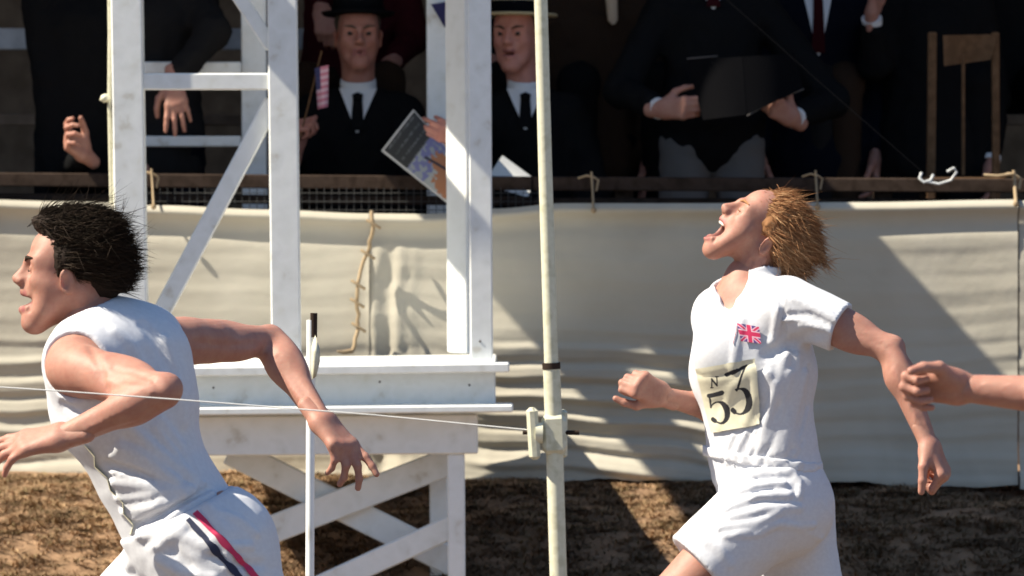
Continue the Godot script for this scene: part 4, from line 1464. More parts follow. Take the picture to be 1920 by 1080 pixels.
	folds(sg, D, [
		[[[1440, 700], [1470, 760], [1490, 830]], 0.007, 0.018], [[[1480, 700], [1470, 760], [1440, 830]], 0.008, 0.016],
		[[[1510, 700], [1490, 770], [1470, 845]], 0.009, 0.016], [[[1455, 720], [1440, 780], [1405, 850]], 0.008, 0.015], [[[1400, 810], [1385, 840], [1370, 865]], 0.007, 0.011], [[[1375, 815], [1365, 840], [1356, 862]], 0.006, 0.009],
		[[[1430, 800], [1410, 830], [1395, 862]], -0.006, 0.01], [[[1440, 665], [1480, 648], [1525, 628]], -0.010, 0.026], [[[1475, 660], [1455, 740], [1425, 840]], 0.009, 0.02], [[[1495, 668], [1485, 760], [1455, 850]], 0.009, 0.018],
		[[[1490, 560], [1530, 580], [1570, 600]], 0.008, 0.014], [[[1480, 590], [1520, 590], [1565, 615]], -0.006, 0.012], [[[1500, 610], [1540, 612], [1570, 628]], 0.007, 0.012],
		[[[1352, 830], [1358, 850], [1362, 868]], 0.006, 0.008], [[[1390, 820], [1384, 845], [1380, 868]], 0.006, 0.008], [[[1418, 805], [1408, 838], [1400, 866]], 0.007, 0.009], [[[1448, 770], [1432, 820], [1415, 864]], 0.007, 0.010], [[[1472, 760], [1458, 815], [1440, 862]], 0.007, 0.010], [[[1500, 740], [1488, 800], [1465, 858]], 0.007, 0.010], [[[1515, 770], [1506, 810], [1490, 852]], 0.006, 0.009],
		[[[1500, 545], [1530, 565], [1560, 588]], 0.006, 0.009], [[[1470, 600], [1500, 600], [1540, 618]], 0.006, 0.009], [[[1455, 540], [1468, 580], [1470, 630]], -0.007, 0.010],
		[[[1440, 520], [1460, 580], [1450, 640]], 0.006, 0.018], [[[1390, 600], [1380, 650], [1375, 690]], 0.005, 0.016], [[[1520, 690], [1515, 760], [1500, 830]], -0.006, 0.014]])
	var shirt0 := Fld.new()
	shirt0.take(sg)
	shirt0.grow = 0.012
	var sd := (ell_ - sl).normalized()
	var sb := Basis(sd, sd.cross(Vector3.BACK).normalized(), sd.cross(sd.cross(Vector3.BACK)).normalized())
	sg.ell(sl.lerp(ell_, 0.5) + sd * 0.11, sb, Vector3(0.115, 0.16, 0.2), 0.003, 1)
	# v neck opening
	var vn := at(1352, 602, D)
	sg.cone(neck + Vector3(-0.005, 0.015, 0.0), hd.p(0.02, -0.1, 0), 0.052, 0.075, 0.006, Vector3.ZERO, 1.0, 1)
	sg.cone(at(1375, 548, 12.36), at(1350, 592, 12.25), 0.03, 0.004, 0.004, Vector3.ZERO, 1.0, 1)
	sg.cone(at(1370, 520, 12.36), at(1345, 560, 12.2), 0.05, 0.03, 0.004, Vector3.ZERO, 1.0, 1)
	sg.cone(hd.p(0.0, -0.06, 0), hd.p(-0.04, 0.1, 0), 0.085, 0.11, 0.006, Vector3.ZERO, 1.0, 1)
	noisy(sg, 0.001, 0.09, 19)
	var sp := later("shirt", [add_job(sg, 0.0055, t2)], M.cotton, o)
	var bq := []
	for q in [[1308, 690], [1416, 672], [1428, 795], [1337, 811]]:
		bq.append(at(q[0], q[1], D))
	var bibf := Fld.new()
	bibf.take(shirt0)
	bibf.grow = shirt0.grow
	folds(bibf, D, [[[[1335, 745], [1380, 720], [1420, 690]], 0.003, 0.014], [[[1350, 800], [1370, 740], [1400, 700]], 0.003, 0.014], [[[1400, 790], [1420, 740], [1410, 690]], 0.003, 0.014], [[[1310, 700], [1350, 702], [1410, 682]], -0.003, 0.012]])
	put("number_bib", patch(bibf, bq, Vector3.ZERO, 22, 24, 0.007), tex_mat(bib_texture()), sp)
	var fq := []
	for q in [[1383, 607], [1424, 613], [1427, 645], [1388, 640]]:
		fq.append(at(q[0], q[1], D))
	put("flag_emblem", patch(shirt0, fq, Vector3.ZERO, 12, 8, 0.005), tex_mat(flag_texture()), sp)
	var fs := nearhit(shirt0, [[1383, 607], [1380, 625], [1375, 645]], D)
	var fp := []
	for p in fs:
		fp.append(p + shirt0.grad(p) * 0.003)
	put("flag_staff", tube(fp, 0.0016, 5), mat(Color(0.75, 0.45, 0.5), 0.8), sp)
	# shorts
	var sh := Fld.new()
	sh.take(pel)
	sh.cone(at(1429, 858, D), t3, 0.09, 0.09, 0.02, ax, 1.38)
	sh.cone(hl, hl.lerp(kl, 0.62), 0.098, 0.094, 0.05)
	sh.cone(hr, hr.lerp(kr, 0.6), 0.092, 0.088, 0.05)
	sh.grow = 0.015
	folds(sh, D, [
		[[[1352, 905], [1410, 888], [1478, 884]], 0.013, 0.016], [[[1352, 930], [1410, 912], [1470, 905]], 0.012, 0.014], [[[1358, 955], [1420, 930], [1480, 928]], 0.013, 0.015],
		[[[1370, 970], [1430, 955], [1500, 952]], 0.010, 0.014], [[[1350, 990], [1420, 980], [1460, 962]], 0.011, 0.014], [[[1380, 1000], [1440, 985], [1525, 985]], 0.011, 0.013],
		[[[1480, 880], [1500, 905], [1498, 930]], 0.010, 0.013], [[[1350, 942], [1400, 925], [1450, 916]], -0.009, 0.009], [[[1360, 1005], [1420, 1002], [1462, 982]], 0.012, 0.013],
		[[[1340, 878], [1400, 874], [1460, 868], [1512, 860]], -0.016, 0.011], [[[1365, 893], [1372, 880], [1376, 872]], 0.006, 0.008], [[[1395, 890], [1402, 878], [1404, 870]], 0.006, 0.008], [[[1428, 888], [1432, 876], [1434, 868]], 0.006, 0.008], [[[1460, 888], [1462, 874], [1464, 864]], 0.006, 0.008], [[[1490, 890], [1490, 876], [1490, 862]], 0.006, 0.008], [[[1400, 900], [1450, 896], [1475, 902]], -0.008, 0.008], [[[1380, 942], [1430, 938], [1470, 940]], -0.008, 0.008],
		[[[1440, 975], [1490, 985], [1540, 1010]], 0.009, 0.012], [[[1320, 1010], [1350, 1030], [1370, 1060]], 0.006, 0.016]])
	sh.plane(at(1429, 858, D), Vector3(0.12, 0.99, 0), 0.006)
	sh.plane(hl.lerp(kl, 0.6), kl - hl, 0.004)
	sh.plane(hr.lerp(kr, 0.62), kr - hr, 0.004)
	noisy(sh, 0.0015, 0.05, 22)
	var shp := later("shorts", [add_job(sh, 0.006, at(1460, 950, D))], M.cotton, o)
	var wb := Fld.new()
	wb.cone(at(1428, 845, D), at(1432, 872, D), 0.0925, 0.0935, 0.02, ax, 1.38)
	wb.grow = 0.030
	wb.plane(at(1428, 850, D), Vector3(0.12, 0.99, 0), 0.003)
	wb.plane(at(1431, 869, D), Vector3(-0.12, -0.99, 0), 0.003)
	later("waistband", [add_job(noisy(wb, 0.0035, 0.025, 4), 0.005, at(1430, 860, D))], M.cotton, shp)
	shoe(o, al + Vector3(0.03, -0.03, 0), al + Vector3(-0.15, -0.09, 0))
	shoe(o, ar + Vector3(0.02, -0.02, 0), at(1640, 1592, 12.5))

func runner_third() -> void:
	var D := 8.6
	var o := thing("person", "runner entering with clenched fist and bare forearm stretched ahead", "person", at(2250, 2215, D), "runners")
	var wr := at(1808, 728, 8.45)
	var el := at(2090, 752, 8.4)
	var sh := at(2230, 520, 8.5)
	var sh2 := at(2330, 520, 8.8)
	var neck := at(2270, 420, D)
	var t1 := at(2290, 640, D); var t3 := at(2350, 940, D); var pl := at(2370, 1060, D)
	var body := Fld.new()
	body.cone(at(2275, 540, D), t1, 0.105, 0.112, 0.03, Vector3(0.35, 0, -0.94), 1.4)
	body.cone(t1, t3, 0.112, 0.092, 0.04, Vector3.FORWARD, 1.35)
	body.cone(t3, pl, 0.092, 0.11, 0.04, Vector3.FORWARD, 1.38)
	body.cone(neck, at(2250, 340, D), 0.056, 0.05, 0.03)
	body.cone(neck, sh, 0.055, 0.05, 0.04)
	body.cone(neck, sh2, 0.055, 0.05, 0.04)
	arm_into(body, sh, el, wr, 1.0)
	arm_into(body, sh2, at(2560, 640, 8.9), at(2640, 860, 8.85), 1.0)
	var kl := at(2180, 1400, 8.5); var al := at(2330, 1790, 8.5)
	var kr := at(2470, 1480, 8.75); var ar := at(2640, 1950, 8.75)
	leg_into(body, at(2340, 1080, 8.5), kl, al)
	leg_into(body, at(2400, 1080, 8.72), kr, ar)
	var hd := head_of(at(2238, 285, D), Vector3(-1, 0.05, 0), Vector3(0.05, 1, 0))
	var hn := Fld.new()
	var wd := at(1716, 716, 8.46) - wr
	hand(hn, wr, wd, Vector3(-0.1, -0.45, 0.9), false, [[52, 100, 60], [60, 96, 55], [64, 92, 52], [62, 84, 45]], 0.05, 0.25, 0.88)
	var hn2 := Fld.new()
	var wr2 := at(2640, 860, 8.85)
	hand(hn2, wr2, Vector3(0.2, -1, 0), Vector3(-1, 0, 0), true, [45, 50, 50, 50])
	later("body", [add_job(body, 0.01, t1, SKIN, 0.16), add_job(head_field(hd, neck, 0.1), 0.005, hd.p(-0.01, 0.03, 0), SKIN, 0.16, lip_blobs(hd, 0.1, LIP, MOUTH)), add_job(hn, 0.003, wr + wd.normalized() * 0.04, SKIN, 0.16), add_job(hn2, 0.005, wr2 + Vector3(0.01, -0.04, 0), SKIN, 0.16)], M.skin, o)
	var hf := Fld.new()
	hf.ell(hd.p(-0.022, 0.05, 0), hd.b, Vector3(0.098, 0.086, 0.081), 0.01)
	hf.ell(hd.p(0.11, 0.0, 0), hd.b, Vector3(0.085, 0.09, 0.12), 0.01, 1)
	hf.ell(hd.p(0.0, -0.075, 0), hd.b, Vector3(0.06, 0.06, 0.12), 0.015, 1)
	later("hair", [add_job(noisy(hf, 0.006, 0.016, 7), 0.006, hd.p(-0.04, 0.06, 0), Color(0.03, 0.018, 0.01))], M.hair, o)
	var sg := Fld.new()
	sg.take(body, 0, 3)
	sg.take(body, 4, 6)
	sg.grow = 0.01
	sg.cone(sh, sh.lerp(el, 0.5), 0.07, 0.07, 0.008, Vector3.ZERO, 1.0, 1)
	sg.cone(sh2, at(2560, 640, 8.9), 0.07, 0.07, 0.008, Vector3.ZERO, 1.0, 1)
	sg.cone(neck + Vector3(-0.02, 0.01, 0), hd.p(0, -0.05, 0), 0.068, 0.075, 0.008, Vector3.ZERO, 1.0, 1)
	later("singlet", [add_job(noisy(sg, 0.003, 0.05, 3), 0.01, t1)], M.cotton, o)
	var s2 := Fld.new()
	s2.cone(t3.lerp(pl, 0.5), pl, 0.1, 0.112, 0.03, Vector3.FORWARD, 1.38)
	s2.cone(at(2340, 1080, 8.5), at(2340, 1080, 8.5).lerp(kl, 0.7), 0.1, 0.1, 0.04)
	s2.cone(at(2400, 1080, 8.72), at(2400, 1080, 8.72).lerp(kr, 0.6), 0.1, 0.1, 0.04)
	s2.grow = 0.015
	s2.plane(t3.lerp(pl, 0.4), Vector3.UP)
	s2.plane(at(2340, 1080, 8.5).lerp(kl, 0.6), kl - at(2340, 1080, 8.5))
	later("shorts", [add_job(noisy(s2, 0.003, 0.05, 3), 0.01, pl)], M.cotton, o)
	shoe(o, al + Vector3(0.03, -0.04, 0), al + Vector3(-0.17, -0.06, 0))
	shoe(o, ar + Vector3(0.03, -0.03, 0), at(2600, 2185, 8.75))

# ------------------------------------------------------------------ the crowd
func hat(parent: Node3D, hd: Head, kind: String) -> void:
	var up := (hd.b.y - hd.b.x * 0.08).normalized()
	var c := hd.p(-0.008, 0.062, 0)
	var sq := Vector3(0.92, 1, 1.08)
	if kind == "bowler":
		var h := put("bowler_hat", lathe([Vector2(0.0, 0.0), Vector2(0.13, 0.004), Vector2(0.14, 0.014), Vector2(0.132, 0.016), Vector2(0.1, 0.006), Vector2(0.096, 0.03), Vector2(0.094, 0.07), Vector2(0.08, 0.105), Vector2(0.05, 0.125), Vector2(0.0, 0.132)], c, up, 28, sq), M.felt, parent)
		put("hat_band", lathe([Vector2(0.099, 0.008), Vector2(0.1, 0.034), Vector2(0.095, 0.036)], c, up, 28, sq), M.card, h)
	elif kind == "boater":
		var h := put("straw_hat", lathe([Vector2(0.0, 0.0), Vector2(0.15, 0.0), Vector2(0.153, 0.004), Vector2(0.15, 0.008), Vector2(0.095, 0.008), Vector2(0.093, 0.085), Vector2(0.086, 0.09), Vector2(0.0, 0.09)], c, up, 28, sq), M.straw, parent)
		put("hat_band", lathe([Vector2(0.0965, 0.010), Vector2(0.0965, 0.05), Vector2(0.092, 0.052)], c, up, 28, sq), M.card, h)
	elif kind == "cap":
		put("flat_cap", lathe([Vector2(0.0, 0.0), Vector2(0.1, 0.0), Vector2(0.125, 0.03), Vector2(0.1, 0.055), Vector2(0.0, 0.065)], c, up, 24, Vector3(1, 1, 1.1)), M.grey_mid, parent)

func spectator(c: Dictionary) -> Node3D:
	var D: float = c.D
	var mid := at(c.x, 200, D)
	var floor_y: float = c.get("floor", 0.85)
	var o := thing("person", c.label, "person", Vector3(mid.x, floor_y, mid.z), "spectators")
	var sit: bool = c.get("sit", false)
	var py: float = floor_y + (0.59 if sit else 0.93)
	var sy: float = floor_y + c.get("sh", 1.07 if sit else 1.44)
	var lean: float = c.get("lean", 0.0)
	var X := Vector3(1, 0, 0)
	var pel := Vector3(mid.x, py, mid.z)
	var che := Vector3(mid.x, sy - 0.13, mid.z + lean * 0.8)
	var nk := Vector3(mid.x, sy + 0.02, mid.z + lean)
	var hd := head_of(nk + Vector3(c.get("hx", 0.0), 0.2, 0.03 + lean * 0.3), c.get("look", Vector3(0, -0.05, 1)), Vector3.UP)
	var core := Fld.new()
	core.cone(pel, che, 0.09, 0.1, 0.03, X, 1.35)
	core.cone(che, nk, 0.09, 0.055, 0.04, X, 1.2)
	var jk := Fld.new()
	jk.cone(pel, che, 0.128, 0.125, 0.03, X, 1.32)
	jk.cone(nk + Vector3(0, -0.03, -0.01), nk + Vector3(0.13, -0.06, -0.01), 0.06, 0.062, 0.05)
	jk.cone(nk + Vector3(0, -0.03, -0.01), nk + Vector3(-0.13, -0.06, -0.01), 0.06, 0.062, 0.05)
	jk.cone(pel + Vector3(0, 0.02, 0), pel + Vector3(0, c.get("hem", -0.08) if not sit else 0.0, 0.02), 0.135, 0.14, 0.03, X, 1.3)
	var tr := Fld.new()
	tr.cone(pel + Vector3(0, 0.03, 0), pel, 0.12, 0.125, 0.03, X, 1.3)
	for s in [-1.0, 1.0]:
		var hip := pel + Vector3(0.09 * s, -0.03, 0.02)
		var kn := hip + (Vector3(0.05 * s, 0.02, 0.42) if sit else Vector3(0.02 * s, -0.42, 0.02))
		var an := Vector3(kn.x, floor_y + 0.09, kn.z + (0.0 if sit else -0.03))
		tr.cone(hip, kn, 0.092, 0.07, 0.03)
		tr.cone(kn, an, 0.066, 0.055, 0.03)
		var shf := Fld.new()
		shf.cone(Vector3(an.x, floor_y + 0.045, an.z - 0.02), Vector3(an.x + 0.02 * s, floor_y + 0.035, an.z + 0.19), 0.044, 0.034, 0.02)
		later("shoe", [add_job(shf, 0.014, Vector3(an.x, floor_y + 0.045, an.z))], M.leather, o)
	var js := []
	var cuffs := []
	for s in [-1, 1]:
		var a = c.get("left" if s > 0 else "right")
		var shd := nk + Vector3(0.165 * s, -0.075, -0.01)
		if a == null:
			if sit:
				a = [shd + Vector3(0.07 * s, -0.27, 0.08), shd + Vector3(0.0, -0.36, 0.3), Vector3(-0.3 * s, -0.3, 1), Vector3(0, -1, -0.2), [25, 30, 30, 35]]
			else:
				a = [shd + Vector3(0.06 * s, -0.3, -0.02), shd + Vector3(0.04 * s, -0.54, 0.08), Vector3(0, -1, 0.2), Vector3(-s, 0, 0), [25, 30, 30, 35]]
		core.cone(shd, a[0], 0.04, 0.035, 0.03)
		core.cone(a[0], a[1], 0.036, 0.024, 0.02)
		var bk: Vector3 = a[1] + (a[0] - a[1]).normalized() * 0.05
		jk.cone(shd, a[0], 0.064, 0.056, 0.035)
		jk.cone(a[0], bk, 0.056, 0.043, 0.03)
		cuffs.append([a[1] + (a[0] - a[1]).normalized() * 0.06, a[1] + (a[0] - a[1]).normalized() * 0.008])
		var hf := Fld.new()
		hand(hf, a[1], a[2], a[3], s > 0, a[4], a[5] if a.size() > 5 else 0.03, 0.4, 1.0)
		js.append(add_job(hf, 0.0042, a[1] + (a[2] as Vector3).normalized() * 0.04, c.get("skin", SKIN), 0.16))
	var hdf := head_field(hd, nk, c.get("jaw", 0.0), 0.006 if c.get("jaw", 0.0) > 0.0 else 0.003, false)
	js.append(add_job(hdf, 0.0048, hd.p(-0.01, 0.03, 0), c.get("skin", SKIN), 0.16, lip_blobs(hd, 0.0, LIP, MOUTH)))
	js.append(add_job(core, 0.016, che, SKIN))
	later("body", js, M.skin, o)
	var jc0 := Fld.new()
	jc0.take(jk)
	var jn := later(c.get("wear", "jacket"), [add_job(noisy(jk, 0.007, 0.07, 3), 0.011, che)], c.get("jacket", M.black_cloth), o)
	later("trousers", [add_job(noisy(tr, 0.006, 0.06, 4), 0.014, pel)], c.get("trousers", M.black_cloth), o)
	if c.get("cuffs", true):
		for q in cuffs:
			put("cuff", tube([q[0], q[1]], [0.034, 0.037], 14), M.linen, jn)
	# hair round the sides
	var hf2 := Fld.new()
	hf2.ell(hd.p(-0.022, 0.045, 0), hd.b, Vector3(0.095, 0.085, 0.08), 0.01)
	hf2.ell(hd.p(0.115, -0.01, 0), hd.b, Vector3(0.09, 0.1, 0.12), 0.01, 1)
	hf2.ell(hd.p(0.0, -0.08, 0), hd.b, Vector3(0.06, 0.06, 0.12), 0.015, 1)
	later("hair", [add_job(noisy(hf2, 0.004, 0.016, 7), 0.007, hd.p(-0.05, 0.06, 0), c.get("hair", Color(0.03, 0.02, 0.012)))], M.hair, o)
	for z in [-1.0, 1.0]:
		brow(hd, o, c.get("hair", Color(0.03, 0.02, 0.012)), z)
		put("eye", lathe([Vector2(0, -0.008), Vector2(0.010, -0.005), Vector2(0.0125, 0.001), Vector2(0.010, 0.006), Vector2(0, 0.008)], hd.p(0.0795, 0.0055, 0.031 * z), Vector3.UP, 10), M.eye, o)
	if c.has("hat"):
		hat(o, hd, c.hat)
	# shirt front, collar and tie
	if c.get("shirt", true):
		var drop: float = c.get("v", 0.2)
		var w := 0.062
		var top := nk + Vector3(0, 0.012, 0)
		var dir := Vector3(0, 0, -1)
		jc0.take(core)
		put("shirt_front", patch(jc0, [top + Vector3(-w, 0.0, 0), top + Vector3(w, 0.0, 0), top + Vector3(0.004, -drop, 0), top + Vector3(-0.004, -drop, 0)], dir, 10, 10, 0.006), M.linen, jn)
		var tie := put("tie", patch(jc0, [top + Vector3(-0.014, -0.025, 0), top + Vector3(0.014, -0.025, 0), top + Vector3(0.022, -drop * 0.96, 0), top + Vector3(-0.022, -drop * 0.96, 0)], dir, 4, 10, 0.013), c.get("tie", M.black_cloth), jn)
		put("tie_knot", lathe([Vector2(0, -0.02), Vector2(0.016, -0.008), Vector2(0.019, 0.012), Vector2(0, 0.02)], jc0.hit(top + Vector3(0, -0.03, 0.3), dir) + Vector3(0, 0, 0.012), Vector3.UP, 10, Vector3(1, 1, 0.6)), c.get("tie", M.black_cloth), tie)
		put("collar", lathe([Vector2(0.058, -0.012), Vector2(0.064, -0.006), Vector2(0.061, 0.036), Vector2(0.055, 0.036)], nk + Vector3(0, 0.012, 0.008), Vector3(0, 1, 0.25), 20), M.linen, jn)
	return o

func programme_texture() -> ImageTexture:
	var W := 120
	var H := 168
	var im := Image.create(W, H, false, Image.FORMAT_RGBA8)
	var nz := relief_noise(9, 0.06)
	for y in H:
		for x in W:
			var c := Color(0.36, 0.36, 0.32)
			var n := nz.get_noise_2d(x, y)
			var u := float(x) / W
			var v := float(y) / H
			if v < 0.36:
				c = Color(0.028, 0.026, 0.02)
				var line := fmod(v * 30.0, 3.0)
				if line > 1.2 and line < 2.1 and sin(x * 0.9 + n * 9.0) + n > 0.0 and u > 0.1 and u < 0.9:
					c = Color(0.13, 0.13, 0.12)
			elif v < 0.62:
				c = Color(0.16, 0.16, 0.30) if n + (u - 0.5) * 0.5 > -0.1 else Color(0.30, 0.31, 0.30)
			if Vector2(u - 0.62, (v - 0.72) * 1.2).length() < 0.24 + 0.12 * n or Vector2(u - 0.28, (v - 0.86) * 1.3).length() < 0.24 + 0.1 * n or (v > 0.86 and n > -0.1):
				c = Color(0.40, 0.16, 0.065)
			if absf(u - 0.55 - (v - 0.6) * 0.5) < 0.03 and v > 0.45:
				c = Color(0.03, 0.025, 0.03)
			if u < 0.025 or v < 0.018 or u > 0.975 or v > 0.982:
				c = Color(0.55, 0.52, 0.47)
			im.set_pixel(x, y, c.linear_to_srgb())
	return ImageTexture.create_from_image(im)

func sheet(c: Array, bow: Vector3, n := 8) -> ArrayMesh:
	var st := SurfaceTool.new()
	st.begin(Mesh.PRIMITIVE_TRIANGLES)
	st.set_smooth_group(0)
	var P := func(i: int, j: int) -> Vector3:
		var u := float(i) / n
		var v := float(j) / n
		return (c[0] as Vector3).lerp(c[1], u).lerp((c[3] as Vector3).lerp(c[2], u), v) + bow * sin(u * PI) * (0.6 + 0.4 * v)
	for i in n:
		for j in n:
			for q in [[0, 0], [1, 0], [1, 1], [0, 0], [1, 1], [0, 1]]:
				st.set_uv(Vector2(float(i + q[0]) / n, float(j + q[1]) / n))
				st.add_vertex(P.call(i + q[0], j + q[1]))
	st.generate_normals()
	return st.commit()

func small_flag_texture() -> ImageTexture:
	var W := 80
	var H := 52
	var im := Image.create(W, H, false, Image.FORMAT_RGBA8)
	for y in H:
		for x in W:
			var c := Color(0.58, 0.20, 0.27) if int(y / 4.0) % 2 == 0 else Color(0.68, 0.46, 0.52)
			if x < 32 and y < 28:
				c = Color(0.04, 0.045, 0.14)
				if x % 6 == 3 and y % 5 == 2:
					c = Color(0.5, 0.5, 0.55)
			im.set_pixel(x, y, c.linear_to_srgb())
	return ImageTexture.create_from_image(im)

func build_crowd() -> void:
	var dn := Vector3(0, -1, 0)
	spectator({"x": 165, "D": 17.1, "label": "standing spectator in black suit with one curled hand over the rail", "jacket": M.black_cloth, "cuffs": false, "shirt": false, "hair": Color(0.02, 0.014, 0.01),
		"right": [at(120, 330, 17.0), at(160, 290, 16.76), at(118, 252, 16.7) - at(160, 290, 16.76), Vector3(0.2, 0.55, 0.8), [[20, 40, 30], [35, 50, 35], [45, 55, 40], [50, 60, 40]], 0.08], "v": 0.24})
	spectator({"x": 285, "D": 17.15, "shirt": false, "label": "standing spectator in black suit with one hand hanging between the tower rungs", "jacket": M.charcoal_cloth, "trousers": M.navy_cloth, "cuffs": false,
		"left": [at(400, 60, 17.0), at(325, 152, 16.85), at(333, 217, 16.8) - at(325, 152, 16.85), Vector3(-0.1, 0.0, -1), [10, 12, 12, 16], 0.22]})
	spectator({"x": 672, "D": 17.35, "sit": true, "label": "spectator in black bowler hat and black suit holding a small striped flag", "hat": "bowler", "hair": Color(0.09, 0.07, 0.05), "cuffs": false, "look": Vector3(0.08, -0.02, 1), "v": 0.15,
		"right": [at(545, 330, 17.25), at(556, 280, 17.0), at(560, 235, 16.98) - at(556, 280, 17.0), Vector3(1, 0, 0.1), [65, 70, 75, 80]], "skin": Color(0.40, 0.17, 0.12)})
	spectator({"x": 985, "D": 17.3, "sit": true, "label": "smiling spectator in straw hat and black suit behind the finish pole", "hat": "boater", "hair": Color(0.05, 0.035, 0.02), "hx": -0.03, "look": Vector3(-0.32, -0.05, 1), "jaw": 0.1, "v": 0.14, "skin": Color(0.52, 0.22, 0.16), "cuffs": false,
		"right": [at(890, 300, 16.95), at(872, 262, 16.52), at(828, 245, 16.48) - at(872, 262, 16.52), Vector3(0.1, 0, -1), [25, 30, 30, 35], 0.1]})
	spectator({"x": 1335, "D": 17.25, "label": "standing spectator in black coat holding open a large dark programme", "trousers": M.grey_cloth, "hem": 0.08, "jacket": M.black_cloth, "v": 0.1, "tie": M.maroon,
		"right": [at(1165, 170, 17.15), at(1240, 205, 16.86), at(1315, 200, 16.8) - at(1240, 205, 16.86), Vector3(0.2, 0.1, -1), [22, 26, 28, 32], 0.02],
		"left": [at(1560, 190, 17.15), at(1486, 222, 16.86), at(1440, 190, 16.8) - at(1486, 222, 16.86), Vector3(-0.3, 0.3, -1), [40, 45, 45, 50], 0.03]})
	spectator({"x": 1530, "D": 17.75, "label": "spectator with long white shirt front and maroon tie under dark suit", "jacket": M.navy_cloth, "v": 0.27, "sh": 1.46, "tie": M.maroon, "cuffs": false})
	spectator({"x": 1745, "D": 17.7, "label": "spectator in dark coat raising a white cuffed hand", "jacket": M.black_cloth, "shirt": false,
		"right": [at(1640, 120, 17.6), at(1634, 30, 17.5), Vector3(0.1, 1, 0.1), Vector3(1, 0, 0.2), [30, 35, 40, 45]]})
	spectator({"x": 1105, "D": 17.8, "label": "spectator in dark brown coat with cream scarf behind the open programme", "wear": "coat", "jacket": M.brown_cloth, "shirt": false, "cuffs": false})
	spectator({"x": 655, "D": 18.05, "sit": true, "floor": 1.4, "label": "spectator in dark red coat seated behind the bowler hat", "wear": "coat", "jacket": M.maroon, "trousers": M.brown_cloth, "shirt": false, "cuffs": false,
		"right": [at(596, -70, 18.0), at(604, 20, 17.85), at(616, 80, 17.8) - at(604, 20, 17.85), Vector3(0, 0, -1), [40, 45, 45, 50]],
		})
	spectator({"x": 210, "D": 18.05, "sit": true, "floor": 1.4, "label": "spectator in navy coat seated on the white bench behind the tower post", "wear": "coat", "jacket": M.navy_cloth, "trousers": M.navy_cloth, "shirt": false, "cuffs": false})
	spectator({"x": 1300, "D": 18.15, "sit": true, "floor": 1.4, "label": "spectator in black coat seated behind the open programme", "wear": "coat", "trousers": M.black_cloth, "shirt": false, "cuffs": false})
	for e in [[1010, "spectator in black coat seated behind the straw hat", M.black_cloth], [1450, "spectator in grey coat seated behind the maroon tie", M.charcoal_cloth], [1640, "spectator in brown coat seated behind the raised cuff", M.brown_cloth], [1880, "spectator in black coat seated behind the wooden chair", M.black_cloth]]:
		spectator({"x": e[0], "D": 18.1, "sit": true, "floor": 1.4, "label": e[1], "wear": "coat", "jacket": e[2], "trousers": e[2], "shirt": false, "cuffs": false})
	# scarf
	var sc := thing("scarf", "cream scarf end hanging down the dark brown coat", "scarf", at(1147, 45, 17.66))
	put("cloth", tube([at(1142, -70, 17.66), at(1146, -10, 17.655), at(1149, 38, 17.66), at(1150, 46, 17.66)], [0.02, 0.022, 0.018, 0.006], 8), mat(Color(0.6, 0.46, 0.32), 0.9), sc)
	# things held
	var pr := thing("programme", "illustrated programme held tilted by the man in the straw hat", "programme", at(780, 300, 16.47))
	put("cover", sheet([at(716, 281, 16.44), at(775, 205, 16.5), at(880, 325, 16.46), at(842, 382, 16.4)], Vector3(0, 0, 0.012)), tex_mat(programme_texture(), 0.6), pr)
	put("pages", sheet([at(715, 283, 16.448), at(776, 206, 16.508), at(882, 326, 16.468), at(843, 385, 16.408)], Vector3(0, 0, 0.012)), M.paper, pr)
	var nw := thing("dark_programme", "large dark programme held open in both hands", "programme", at(1400, 200, 16.8))
	put("leaf", sheet([at(1288, 112, 16.84), at(1392, 106, 16.78), at(1400, 215, 16.74), at(1318, 225, 16.8)], Vector3(0, 0, 0.02)), M.card, nw)
	put("leaf", sheet([at(1393, 106, 16.78), at(1490, 100, 16.82), at(1506, 166, 16.82), at(1401, 215, 16.74)], Vector3(0, 0, 0.02)), M.card, nw)
	put("page_edge", tube([at(1401, 217, 16.738), at(1450, 190, 16.775), at(1507, 167, 16.82)], 0.0022, 6), M.grey_cloth, nw)
	put("page_edge", tube([at(1288, 110, 16.838), at(1345, 105, 16.81)], 0.0022, 6), M.grey_cloth, nw)
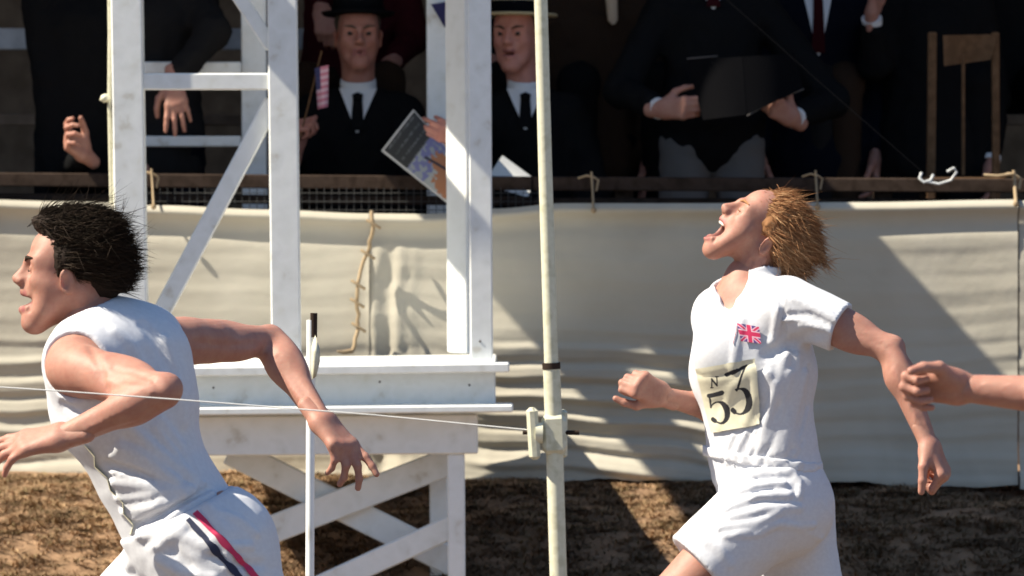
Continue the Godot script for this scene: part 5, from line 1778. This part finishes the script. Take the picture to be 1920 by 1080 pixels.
	var wp := thing("white_paper", "white folded paper on the lap of the man in the straw hat", "paper", at(955, 315, 16.8))
	put("sheet", sheet([at(905, 345, 16.7), at(942, 291, 16.78), at(1002, 335, 16.78), at(990, 370, 16.7)], Vector3(0, 0, 0.005)), M.paper, wp)
	var fl := thing("small_flag", "small striped flag on a thin stick by the bowler hatted man", "flag", at(563, 250, 16.95))
	put("stick", tube([at(556, 285, 16.95), at(575, 210, 16.95), at(603, 95, 16.95)], 0.0028, 6), M.brown_wood, fl)
	put("cloth", sheet([at(590, 128, 16.945), at(616, 122, 16.9), at(615, 200, 16.93), at(596, 205, 16.95)], Vector3(0, 0, 0.03)), tex_mat(small_flag_texture()), fl)
	var bp := thing("bunting_pennant", "navy blue pennant hanging on the white stand post", "pennant", at(826, 40, 16.99))
	put("cloth", sheet([at(808, 8, 16.985), at(846, 2, 16.98), at(842, 44, 16.985), at(834, 52, 16.99)], Vector3(0, 0, 0.008)), mat(Color(0.02, 0.02, 0.09), 0.9), bp)
	# chair
	var ch := thing("wooden_chair", "brown wooden chair with broad back slat beside the dark coated spectator", "chair", at(1800, 620, 17.2))
	put("back_slat", sheet([at(1768, 66, 17.2), at(1872, 64, 17.2), at(1858, 112, 17.2), at(1770, 124, 17.2)], Vector3(0, 0, -0.03)), M.brown_wood, ch)
	put("back_slat", sheet([at(1768, 66, 17.215), at(1872, 64, 17.215), at(1858, 112, 17.215), at(1770, 124, 17.215)], Vector3(0, 0, -0.03)), M.brown_wood, ch)
	board("back_post", at(1748, 60, 17.22), at(1742, 640, 17.22), 0.03, 0.03, M.brown_wood, ch)
	board("back_post", at(1866, 60, 17.22), at(1868, 640, 17.22), 0.026, 0.03, M.brown_wood, ch)
	board("spindle", at(1806, 100, 17.2), at(1806, 330, 17.2), 0.012, 0.012, M.brown_wood, ch)
	board("seat", at(1735, 340, 17.02), at(1875, 340, 17.02), 0.03, 0.38, M.brown_wood, ch, Vector3.UP)
	for x in [1745, 1864]:
		board("leg", at(x, 352, 16.86), at(x, 765, 16.86), 0.03, 0.03, M.brown_wood, ch)
